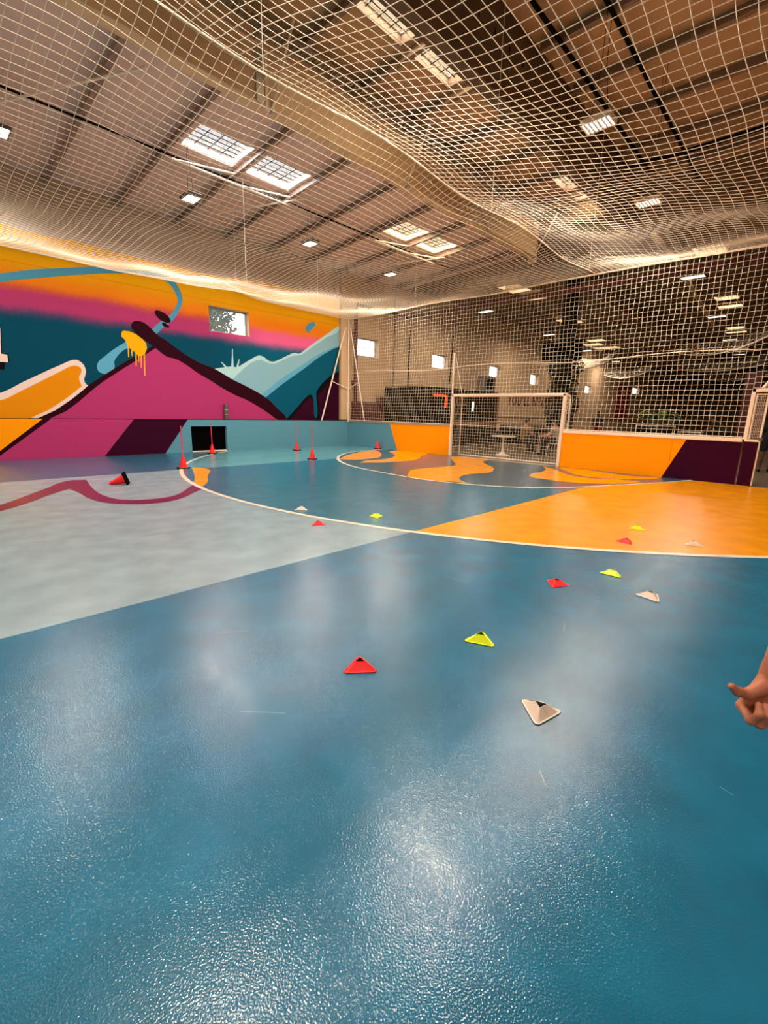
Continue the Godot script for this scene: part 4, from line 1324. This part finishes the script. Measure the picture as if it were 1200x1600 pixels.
func tulip_table(at: Vector3, r: float, m: Material, label: String) -> void:
	var t := thing("pedestal_table", label, "table", at)
	var s := Shape.new()
	s.lathe(Vector3.ZERO, [Vector2(0.001, 0), Vector2(0.26, 0), Vector2(0.26, 0.012), Vector2(0.10, 0.05), Vector2(0.045, 0.14), Vector2(0.032, 0.35), Vector2(0.045, 0.62), Vector2(0.09, 0.675), Vector2(0.001, 0.676)], 24)
	part(t, "pedestal", s, m)
	var p := Shape.new()
	p.lathe(Vector3.ZERO, [Vector2(0.001, 0.676), Vector2(r - 0.03, 0.676), Vector2(r, 0.69), Vector2(r, 0.70), Vector2(r - 0.01, 0.705), Vector2(0.001, 0.705)], 32)
	part(t, "tabletop", p, m)


func square_table(at: Vector3, m: Material, label: String, h := 0.72) -> void:
	var t := thing("table", label, "table", at)
	part(t, "tabletop", box_of(Vector3(0, h - 0.02, 0), Vector3(0.75, 0.04, 0.7), 0.01), m)
	for x in [-1, 1]:
		for z in [-1, 1]:
			part(t, "leg", tube_of([Vector3(x * 0.33, 0, z * 0.3), Vector3(x * 0.32, h - 0.03, z * 0.29)], 0.018, 8), M.white_metal)


func chair(at: Vector3, turn: float, m: Material, label: String) -> void:
	var t := thing("chair", label, "chair", at, turn)
	part(t, "seat", box_of(Vector3(0, 0.44, 0), Vector3(0.42, 0.035, 0.42), 0.012), m)
	part(t, "backrest", box_of(Vector3(0, 0.72, -0.2), Vector3(0.40, 0.26, 0.025), 0.01, Basis(Vector3.RIGHT, -0.12)), m)
	for x in [-1, 1]:
		part(t, "leg", tube_of([Vector3(x * 0.19, 0, 0.2), Vector3(x * 0.18, 0.43, 0.17)], 0.013, 6), m)
		part(t, "leg", tube_of([Vector3(x * 0.19, 0, -0.22), Vector3(x * 0.18, 0.44, -0.18), Vector3(x * 0.18, 0.83, -0.22)], 0.013, 6), m)


# ---- training markers and cones

func tri_ring(r: float, round_: float, y: float) -> Array:
	var l := []
	for c in 3:
		var a := TAU * c / 3.0
		var mid := Vector3(cos(a), 0, sin(a)) * (r - round_ * 2.0)
		for k in 7:
			var b := a - PI / 3 + TAU / 3 * k / 6.0
			l.append(mid + Vector3(cos(b), 0, sin(b)) * round_ + Vector3(0, y, 0))
	return l


func loft(s: Shape, rings: Array, inward := false) -> void:
	for k in rings.size() - 1:
		var n: int = rings[k].size()
		for j in n:
			var a: Vector3 = rings[k][j]
			var b: Vector3 = rings[k][(j + 1) % n]
			var c: Vector3 = rings[k + 1][(j + 1) % n]
			var d: Vector3 = rings[k + 1][j]
			var o := (a + b + c + d) / 4.0
			o.y = 0.02
			s.face([a, b, c, d], -o if inward else o)


func make_marker(m: Material, rim: Material, label: String, group: String) -> Node3D:
	var t := thing("marker", label, "marker", Vector3.ZERO, 0.0, group)
	var s := Shape.new()
	loft(s, [tri_ring(0.118, 0.016, 0.003), tri_ring(0.106, 0.013, 0.005), tri_ring(0.034, 0.003, 0.046), tri_ring(0.032, 0.0028, 0.046)])
	loft(s, [tri_ring(0.032, 0.0028, 0.046), tri_ring(0.103, 0.013, 0.002)], true)
	part(t, "shell", s, m)
	var l := tri_ring(0.119, 0.016, 0.004)
	l.append(l[0])
	part(t, "rim", tube_of(l, 0.003, 6), rim)
	var tl := tri_ring(0.034, 0.003, 0.046)
	tl.append(tl[0])
	part(t, "top_rim", tube_of(tl, 0.0012, 5), rim)
	return t


func build_markers() -> void:
	var cols := {
		"red": [mat(Color(0.98, 0.04, 0.08), 0.35), mat(Color(1.0, 0.16, 0.18), 0.35)],
		"yellow": [mat(Color(0.86, 0.93, 0.02), 0.35), mat(Color(0.93, 0.98, 0.12), 0.35)],
		"white": [mat(Color(0.88, 0.80, 0.74), 0.4), mat(Color(0.98, 0.94, 0.88), 0.4)]}
	var spots := {
		"red": [[-1.715, -1.613, 139.3, "nearest on the blue floor"], [-1.491, -3.765, 35.8, "on the blue floor just before the big white arc"], [-1.509, -5.745, 79.5, "on the orange floor"], [-4.543, -3.489, 151.0, "on the pale floor, outside the arc line"]],
		"yellow": [[-1.407, -2.404, 114.5, "nearest on the blue floor"], [-1.242, -4.427, 91.4, "on the blue floor just before the big white arc"], [-1.621, -6.579, 110.0, "on the orange floor"], [-4.376, -4.391, -39.7, "on the teal floor inside the arc"]],
		"white": [[-0.798, -1.988, 167.7, "nearest on the blue floor, with tiny print"], [-0.829, -4.075, 77.1, "on the blue floor just before the big white arc"], [-0.919, -6.256, 111.6, "on the orange floor"], [-5.429, -3.866, 134.8, "on the teal floor inside the arc line"]]}
	for c in spots:
		var first: Node3D = null
		for q in spots[c]:
			var label := "%s flat three-cornered training marker %s" % [c, q[3]]
			if first == null:
				first = make_marker(cols[c][0], cols[c][1], label, "three-cornered training markers")
				first.position = Vector3(q[0], 0.002, q[1])
				first.rotation.y = deg_to_rad(q[2])
			else:
				copy(first, label, Vector3(q[0], 0.002, q[1]), deg_to_rad(q[2]))
		if c == "white":
			# six tiny illegible characters printed down one side
			var pr := Shape.new()
			var up := Vector3(-0.5, 0.0, 0.866)
			for k in 6:
				var v := 0.2 + 0.11 * k
				# the face between the corners at 120 and 240 degrees
				var r := lerpf(0.017, 0.054, v)
				var y := lerpf(0.046, 0.005, v) + 0.0012
				var ctr := Vector3(-r, y, -0.003)
				var slope := Vector3(-(0.054 - 0.017), -0.041, 0).normalized()
				var w := Vector3(0, 0, 1) * 0.0016
				for g in 2:
					var off: Vector3 = slope * (0.0018 * (g * 2 - 1)) * (1 if k % 2 else 0.4)
					pr.face([ctr + off - w - slope * 0.0006, ctr + off + w - slope * 0.0006, ctr + off + w + slope * 0.0006, ctr + off - w + slope * 0.0006], Vector3(-0.7, 0.7, 0))
			part(first, "print", pr, M.rubber, "tiny dark print")
	# cones with poles
	var cn := thing("training_cone", "red cone with a tall pole, nearest, standing on the big white arc", "cone", Vector3(-10.99, 0.005, -4.41), 0.3, "cones with poles")
	cone_parts(cn, true)
	copy(cn, "red cone with a tall pole in front of the black hatch", Vector3(-14.08, 0.002, -6.6), 0.8)
	copy(cn, "red cone with a tall pole standing farthest along the light blue board", Vector3(-13.85, 0.002, -9.69), 0.1)
	copy(cn, "red cone with a tall pole on the teal strip, nearest the goal area", Vector3(-11.05, 0.002, -8.29), 0.5)
	var c2 := thing("training_cone", "small red cone without a pole at the foot of the far board", "cone", Vector3(-12.86, 0.003, -12.90), 0.0)
	cone_parts(c2, false)
	var c3 := thing("training_cone", "red cone without a pole lying on its side, black base upright", "cone", Vector3(-9.30, 0.0, -2.50))
	cone_parts(c3, false)
	var dir := Vector3(-0.45, 0, 0.90).normalized()
	var y_ax := (dir * cos(0.32) - Vector3.UP * sin(0.32)).normalized()
	var x_ax := dir.cross(Vector3.UP).normalized()
	c3.transform = Transform3D(Basis(x_ax, y_ax, x_ax.cross(y_ax)), Vector3(-9.30, 0.118, -2.66))


func cone_parts(t: Node3D, pole: bool) -> void:
	part(t, "base", box_of(Vector3(0, 0.012, 0), Vector3(0.24, 0.024, 0.24), 0.01), M.rubber, "black rubber base")
	var s := Shape.new()
	s.lathe(Vector3.ZERO, [Vector2(0.105, 0.022), Vector2(0.10, 0.03), Vector2(0.088, 0.04), Vector2(0.024, 0.30), Vector2(0.022, 0.305), Vector2(0.017, 0.305), Vector2(0.016, 0.28)], 20)
	part(t, "body", s, M.red_plastic)
	if pole:
		var pl := part(t, "pole", tube_of([Vector3(0, 0.2, 0), Vector3(0, 0.99, 0)], 0.0125, 8), M.red_pole, "thin red pole")
		var b := Shape.new()
		b.ball(Vector3(0, 0.99, 0), Vector3(0.0145, 0.0145, 0.0145), 8, 5)
		part(pl, "pole_tip", b, M.red_pole)


# ---- people

func skin(bones: Array, cell: float, k: float) -> Shape:     # surface nets over smoothly joined tapered capsules [a, b, radius a, radius b]
	var lo := Vector3(1e9, 1e9, 1e9)
	var hi := -lo
	for b in bones:
		var r := maxf(b[2], b[3]) + cell * 2
		for q in [b[0], b[1]]:
			lo = lo.min(q - Vector3(r, r, r))
			hi = hi.max(q + Vector3(r, r, r))
	var nx := int((hi.x - lo.x) / cell) + 2
	var ny := int((hi.y - lo.y) / cell) + 2
	var nz := int((hi.z - lo.z) / cell) + 2
	var f := PackedFloat32Array()
	f.resize(nx * ny * nz)
	f.fill(1.0)
	for b in bones:
		var a: Vector3 = b[0]
		var ab: Vector3 = b[1] - b[0]
		var l2 := maxf(ab.length_squared(), 1e-9)
		var ra: float = b[2]
		var rb: float = b[3]
		var r := maxf(ra, rb) + k + cell * 2
		var p0 := (a.min(b[1]) - Vector3(r, r, r) - lo) / cell
		var p1 := (a.max(b[1]) + Vector3(r, r, r) - lo) / cell
		for z in range(maxi(0, int(p0.z)), mini(nz, int(p1.z) + 2)):
			for y in range(maxi(0, int(p0.y)), mini(ny, int(p1.y) + 2)):
				var row := (z * ny + y) * nx
				for x in range(maxi(0, int(p0.x)), mini(nx, int(p1.x) + 2)):
					var p := lo + Vector3(x, y, z) * cell - a
					var t := clampf(p.dot(ab) / l2, 0.0, 1.0)
					var d := (p - ab * t).length() - lerpf(ra, rb, t)
					var o := f[row + x]
					var h := clampf(0.5 + 0.5 * (o - d) / k, 0.0, 1.0)
					f[row + x] = lerpf(o, d, h) - k * h * (1.0 - h)
	var s := Shape.new()
	var id := PackedInt32Array()
	id.resize(nx * ny * nz)
	id.fill(-1)
	var off := [0, 1, nx, nx + 1, nx * ny, nx * ny + 1, nx * ny + nx, nx * ny + nx + 1]
	var edges := [[0, 1], [2, 3], [4, 5], [6, 7], [0, 2], [1, 3], [4, 6], [5, 7], [0, 4], [1, 5], [2, 6], [3, 7]]
	var near := cell * 2.0
	for z in nz - 1:
		for y in ny - 1:
			for x in nx - 1:
				var c := (z * ny + y) * nx + x
				if absf(f[c]) > near:
					continue
				var g := []
				var inside := 0
				for q in 8:
					var w: float = f[c + off[q]]
					g.append(w)
					if w < 0:
						inside += 1
				if inside == 0 or inside == 8:
					continue
				var sum := Vector3.ZERO
				var cnt := 0
				for e in edges:
					var va: float = g[e[0]]
					var vb: float = g[e[1]]
					if (va < 0) != (vb < 0):
						var t := va / (va - vb)
						var pa := Vector3(e[0] & 1, (e[0] >> 1) & 1, e[0] >> 2)
						var pb := Vector3(e[1] & 1, (e[1] >> 1) & 1, e[1] >> 2)
						sum += pa.lerp(pb, t)
						cnt += 1
				id[c] = s.v.size()
				s.v.append(lo + (Vector3(x, y, z) + sum / cnt) * cell)
				s.uv.append(Vector2.ZERO)
				s.n.append(Vector3(g[1] + g[3] + g[5] + g[7] - g[0] - g[2] - g[4] - g[6], g[2] + g[3] + g[6] + g[7] - g[0] - g[1] - g[4] - g[5], g[4] + g[5] + g[6] + g[7] - g[0] - g[1] - g[2] - g[3]).normalized())
	var step := [1, nx, nx * ny]
	for z in range(1, nz - 1):
		for y in range(1, ny - 1):
			for x in range(1, nx - 1):
				var c := (z * ny + y) * nx + x
				var v0 := f[c]
				if absf(v0) > near:
					continue
				for ax in 3:
					var v1: float = f[c + step[ax]]
					if (v0 < 0) == (v1 < 0):
						continue
					var u: int = step[(ax + 1) % 3]
					var w: int = step[(ax + 2) % 3]
					var q := [id[c], id[c - u], id[c - u - w], id[c - w]]
					if q.min() < 0:
						continue
					if v0 < 0:
						s.i.append_array([q[0], q[2], q[1], q[0], q[3], q[2]])
					else:
						s.i.append_array([q[0], q[1], q[2], q[0], q[2], q[3]])
	return s


func joined(a: Shape, b: Shape) -> void:
	var n := a.v.size()
	a.v.append_array(b.v)
	a.n.append_array(b.n)
	a.uv.append_array(b.uv)
	for k in b.i:
		a.i.append(k + n)


func hand_bones(w: Vector3, down: Vector3, fwd: Vector3, inner: Vector3, curl: float) -> Array:   # palm, four fingers of unequal length and a thumb
	var l := []
	var lens := [0.042, 0.046, 0.043, 0.034]
	var across := [0.026, 0.009, -0.009, -0.026]
	for k in 4:
		var a: Vector3 = w + fwd * across[k] * 0.55 + down * 0.012
		var kn: Vector3 = w + fwd * (across[k] + 0.006) + down * (0.088 - 0.004 * absf(k - 1))
		l.append([a, kn, 0.0135, 0.0105])
		var c := curl * (1.0 + 0.08 * k)
		var d1 := down * cos(c) + inner * sin(c)
		var d2 := down * cos(c * 2.1) + inner * sin(c * 2.1)
		var d3 := down * cos(c * 2.9) + inner * sin(c * 2.9)
		var p1: Vector3 = kn + d1 * lens[k]
		var p2: Vector3 = p1 + d2 * lens[k] * 0.64
		var p3: Vector3 = p2 + d3 * lens[k] * 0.5
		l.append([kn, p1, 0.0102, 0.0090])
		l.append([p1, p2, 0.0090, 0.0082])
		l.append([p2, p3, 0.0082, 0.0070])
	l.append([w, w + down * 0.05, 0.024, 0.020])
	var t0 := w + fwd * 0.016 + down * 0.022 + inner * 0.010
	var t1 := w + fwd * 0.044 + down * 0.046 + inner * 0.016
	var t2 := t1 + fwd * 0.026 - down * 0.001 + inner * 0.004
	var t3 := t2 + fwd * 0.019 - down * 0.009 + inner * 0.002
	l.append([t0, t1, 0.017, 0.0125])
	l.append([t1, t2, 0.0118, 0.0105])
	l.append([t2, t3, 0.0105, 0.0078])
	return l


# j: joints in the person's own axes (+z ahead, +x to their left, y up from the floor); c: materials
func person(label: String, at: Vector3, facing: Vector2, j: Dictionary, c: Dictionary, cell: float, fine_hands: bool) -> Node3D:
	var t := thing("person", label, "person", at, atan2(facing.x, facing.y))
	var pel: Vector3 = j.pelvis
	var che: Vector3 = j.chest
	var nek: Vector3 = j.neck
	var hed: Vector3 = j.head
	var up := (hed - nek).normalized()
	var fw: Vector3 = j.get("look", Vector3(0, 0, 1))
	var b := []
	var side := Vector3(1, 0, 0)
	b.append([pel + side * 0.08, pel - side * 0.08, 0.115, 0.115])
	b.append([pel, che, 0.13, 0.12])
	b.append([che + side * 0.09, che - side * 0.09, 0.11, 0.11])
	b.append([che, nek, 0.09, 0.055])
	b.append([nek, hed - up * 0.06, 0.055, 0.055])
	b.append([hed - up * 0.04 + fw * 0.025, hed + up * 0.045, 0.070, 0.084])
	b.append([hed - up * 0.085 + fw * 0.05, hed - up * 0.06 + fw * 0.055, 0.032, 0.036])
	b.append([hed + up * 0.01 + fw * 0.092, hed - up * 0.025 + fw * 0.105, 0.009, 0.014])
	var sd := up.cross(fw).normalized()
	for s in [-1.0, 1.0]:
		b.append([hed + sd * s * 0.082 - up * 0.02, hed + sd * s * 0.086 + up * 0.02, 0.014, 0.016])
	var shirt := [[pel + side * 0.07 + Vector3(0, 0.03, 0), pel - side * 0.07 + Vector3(0, 0.03, 0), 0.128, 0.128], [pel, che, 0.146, 0.136], [che + side * 0.09, che - side * 0.09, 0.124, 0.124], [che, che.lerp(nek, 0.62), 0.115, 0.07]]
	var shorts := [[pel + side * 0.08, pel - side * 0.08, 0.130, 0.130], [pel + side * 0.07 + Vector3(0, 0.05, 0), pel - side * 0.07 + Vector3(0, 0.05, 0), 0.12, 0.12]]
	var hands := Shape.new()
	var shoes := []
	for s in ["l", "r"]:
		var sh: Vector3 = j["sh_" + s]
		var el: Vector3 = j["el_" + s]
		var wr: Vector3 = j["wr_" + s]
		b.append([che.lerp(nek, 0.55), sh, 0.07, 0.058])
		b.append([sh, el, 0.054, 0.042])
		b.append([el, el.lerp(wr, 0.3), 0.041, 0.042])
		b.append([el.lerp(wr, 0.3), wr, 0.042, 0.026])
		shirt.append([che.lerp(nek, 0.5), sh, 0.085, 0.074])
		shirt.append([sh, sh.lerp(el, 0.62), 0.072, 0.066])
		var dn := (wr - el).normalized()
		var inn: Vector3 = (j.get("palm_" + s, side * (-1.0 if s == "l" else 1.0)))
		inn = (inn - dn * inn.dot(dn)).normalized()
		var fd := inn.cross(dn).normalized()
		if fd.dot(j.get("thumb", Vector3(0, 0, 1))) < 0:
			fd = -fd
		joined(hands, skin(hand_bones(wr, dn, fd, inn, j.get("curl", 0.75)), 0.0035 if fine_hands else 0.008, 0.006 if fine_hands else 0.01))
		var hi: Vector3 = j["hip_" + s]
		var kn: Vector3 = j["kn_" + s]
		var an: Vector3 = j["an_" + s]
		var toe: Vector3 = j["toe_" + s]
		b.append([hi, kn, 0.088, 0.056])
		b.append([kn, kn.lerp(an, 0.35), 0.055, 0.058])
		b.append([kn.lerp(an, 0.35), an, 0.057, 0.036])
		b.append([an, toe, 0.036, 0.026])
		shorts.append([hi, hi.lerp(kn, c.get("shorts_length", 0.7)), 0.102, 0.092 if c.get("shorts_length", 0.7) < 0.9 else 0.072])
		if c.get("shorts_length", 0.7) > 0.9:
			shorts.append([kn, an + Vector3(0, 0.03, 0), 0.072, 0.056])
		shoes.append([an - Vector3(0, 0.045, 0) - (toe - an) * Vector3(1, 0, 1) * 0.25, toe - Vector3(0, 0.012, 0), 0.042, 0.034])
		shoes.append([an - Vector3(0, 0.01, 0), an - Vector3(0, 0.04, 0), 0.047, 0.047])
	var body := skin(b, cell, 0.035)
	joined(body, hands)
	var bp := part(t, "body", body, c.skin)
	part(t, "shirt", skin(shirt, cell, 0.03), c.shirt)
	part(t, "shorts" if c.get("shorts_length", 0.7) < 0.9 else "trousers", skin(shorts, cell, 0.02), c.shorts)
	part(t, "shoes", skin(shoes, 0.012, 0.02), c.get("shoes", M.black_metal))
	part(t, "hair", skin([[hed + up * 0.05 - fw * 0.012, hed + up * 0.062, 0.090, 0.086], [hed - fw * 0.035, hed + up * 0.05 - fw * 0.02, 0.078, 0.086]], 0.012, 0.02), M.hair)
	for s in [-1.0, 1.0]:
		var e := Shape.new()
		e.ball(hed + fw * 0.083 + sd * s * 0.032 + up * 0.012, Vector3(0.013, 0.010, 0.013), 8, 6)
		part(bp, "eye", e, M.rubber)
	part(bp, "mouth", tube_of([hed + fw * 0.092 - up * 0.062 + sd * 0.024, hed + fw * 0.099 - up * 0.064, hed + fw * 0.092 - up * 0.062 - sd * 0.024], 0.006, 6), M.maroon)
	return t


func standing() -> Dictionary:
	return {"pelvis": Vector3(0, 0.95, 0), "chest": Vector3(0, 1.27, 0.01), "neck": Vector3(0, 1.47, 0), "head": Vector3(0, 1.63, 0.02),
		"sh_l": Vector3(0.19, 1.40, 0), "sh_r": Vector3(-0.19, 1.40, 0), "el_l": Vector3(0.25, 1.12, -0.03), "el_r": Vector3(-0.25, 1.12, -0.03), "wr_l": Vector3(0.25, 0.88, 0.07), "wr_r": Vector3(-0.25, 0.88, 0.07),
		"hip_l": Vector3(0.09, 0.91, 0), "hip_r": Vector3(-0.09, 0.91, 0), "kn_l": Vector3(0.11, 0.50, 0.03), "kn_r": Vector3(-0.11, 0.50, 0.01), "an_l": Vector3(0.12, 0.09, 0), "an_r": Vector3(-0.12, 0.09, -0.02), "toe_l": Vector3(0.14, 0.045, 0.16), "toe_r": Vector3(-0.14, 0.045, 0.14)}


func sitting() -> Dictionary:
	return {"pelvis": Vector3(0, 0.56, 0), "chest": Vector3(0, 0.88, 0.02), "neck": Vector3(0, 1.07, 0.04), "head": Vector3(0, 1.22, 0.07),
		"sh_l": Vector3(0.19, 1.0, 0.03), "sh_r": Vector3(-0.19, 1.0, 0.03), "el_l": Vector3(0.25, 0.74, 0.10), "el_r": Vector3(-0.25, 0.74, 0.10), "wr_l": Vector3(0.17, 0.70, 0.34), "wr_r": Vector3(-0.17, 0.70, 0.34),
		"palm_l": Vector3(0, -1, 0), "palm_r": Vector3(0, -1, 0), "curl": 0.35,
		"hip_l": Vector3(0.09, 0.55, 0.02), "hip_r": Vector3(-0.09, 0.55, 0.02), "kn_l": Vector3(0.13, 0.53, 0.42), "kn_r": Vector3(-0.13, 0.53, 0.42), "an_l": Vector3(0.13, 0.09, 0.42), "an_r": Vector3(-0.13, 0.09, 0.40), "toe_l": Vector3(0.15, 0.045, 0.58), "toe_r": Vector3(-0.15, 0.045, 0.56)}


func build_people() -> void:
	# walking past, right beside the camera: only a forearm and the hand come into the frame
	var near := standing()
	near.sh_r = Vector3(-0.20, 1.40, 0.04)
	near.el_r = Vector3(-0.265, 1.14, 0.14)
	near.wr_r = Vector3(-0.27, 0.878, 0.20)
	near.palm_r = Vector3(1, 0, 0.1)
	near.curl = 1.3
	near.kn_l = Vector3(0.10, 0.51, -0.02)
	near.an_l = Vector3(0.11, 0.09, -0.12)
	near.toe_l = Vector3(0.12, 0.045, 0.03)
	near.kn_r = Vector3(-0.10, 0.50, -0.10)
	near.an_r = Vector3(-0.11, 0.13, -0.32)
	near.toe_r = Vector3(-0.12, 0.045, -0.18)
	person("person mostly outside the right edge, a bare forearm and loosely closed hand hanging into view", Vector3(0.333, 0.002, -1.225), Vector2(-0.72, 0.69), near, {"skin": M.skin, "shirt": mat(Color(0.10, 0.12, 0.2), 0.8), "shorts": mat(Color(0.05, 0.05, 0.06), 0.8), "shorts_length": 0.75}, 0.018, true)
	var olive := mat(Color(0.42, 0.33, 0.17), 0.85)
	var grey := mat(Color(0.66, 0.60, 0.55), 0.85)
	var dark := mat(Color(0.05, 0.06, 0.08), 0.85)
	var jeans := mat(Color(0.16, 0.13, 0.12), 0.85)
	person("dark-haired person in an olive shirt seated behind the goal, seen from behind", Vector3(-8.72, 0, -17.1), Vector2(0.24, -0.97), sitting(), {"skin": M.skin, "shirt": olive, "shorts": jeans, "shorts_length": 1.0}, 0.024, false)
	var p2 := sitting()
	person("person in a pale grey shirt seated beside the right goal post", Vector3(-7.35, 0, -16.85), Vector2(-1.0, 0.0), p2, {"skin": M.skin, "shirt": grey, "shorts": jeans, "shorts_length": 1.0}, 0.024, false)
	person("person in black shorts and shoes standing beyond the gate opening", Vector3(-1.18, 0, -17.3), Vector2(0.3, 1.0), standing(), {"skin": M.skin_dark, "shirt": dark, "shorts": dark, "shorts_length": 0.6}, 0.024, false)
	var lean := standing()
	lean.pelvis = Vector3(0, 0.98, -0.30)
	lean.chest = Vector3(0, 1.22, 0.0)
	lean.neck = Vector3(0, 1.42, 0.16)
	lean.head = Vector3(0, 1.57, 0.26)
	lean.sh_l = Vector3(0.19, 1.34, 0.10); lean.sh_r = Vector3(-0.19, 1.34, 0.10)
	lean.el_l = Vector3(0.22, 1.14, 0.22); lean.el_r = Vector3(-0.22, 1.14, 0.22)
	lean.wr_l = Vector3(0.14, 1.03, 0.42); lean.wr_r = Vector3(-0.14, 1.03, 0.42)
	lean.palm_l = Vector3(0, -1, 0); lean.palm_r = Vector3(0, -1, 0)
	lean.curl = 0.2
	lean.hip_l = Vector3(0.09, 0.94, -0.30); lean.hip_r = Vector3(-0.09, 0.94, -0.30)
	lean.kn_l = Vector3(0.11, 0.50, -0.24); lean.kn_r = Vector3(-0.11, 0.50, -0.30)
	lean.an_l = Vector3(0.11, 0.09, -0.30); lean.an_r = Vector3(-0.11, 0.09, -0.42)
	lean.toe_l = Vector3(0.12, 0.045, -0.14); lean.toe_r = Vector3(-0.12, 0.045, -0.26)
	person("person in dark clothes leaning forward on the white table, above the purple board", Vector3(-3.1, 0, -21.75), Vector2(-1.0, 0.12), lean, {"skin": M.skin_dark, "shirt": dark, "shorts": dark, "shorts_length": 1.0}, 0.024, false)
	person("small distant person in a dark top standing left of the red banner", Vector3(-9.6, 0, -27.5), Vector2(0.6, 0.8), standing(), {"skin": M.skin_dark, "shirt": dark, "shorts": mat(Color(0.6, 0.04, 0.08), 0.8), "shorts_length": 1.0}, 0.028, false)
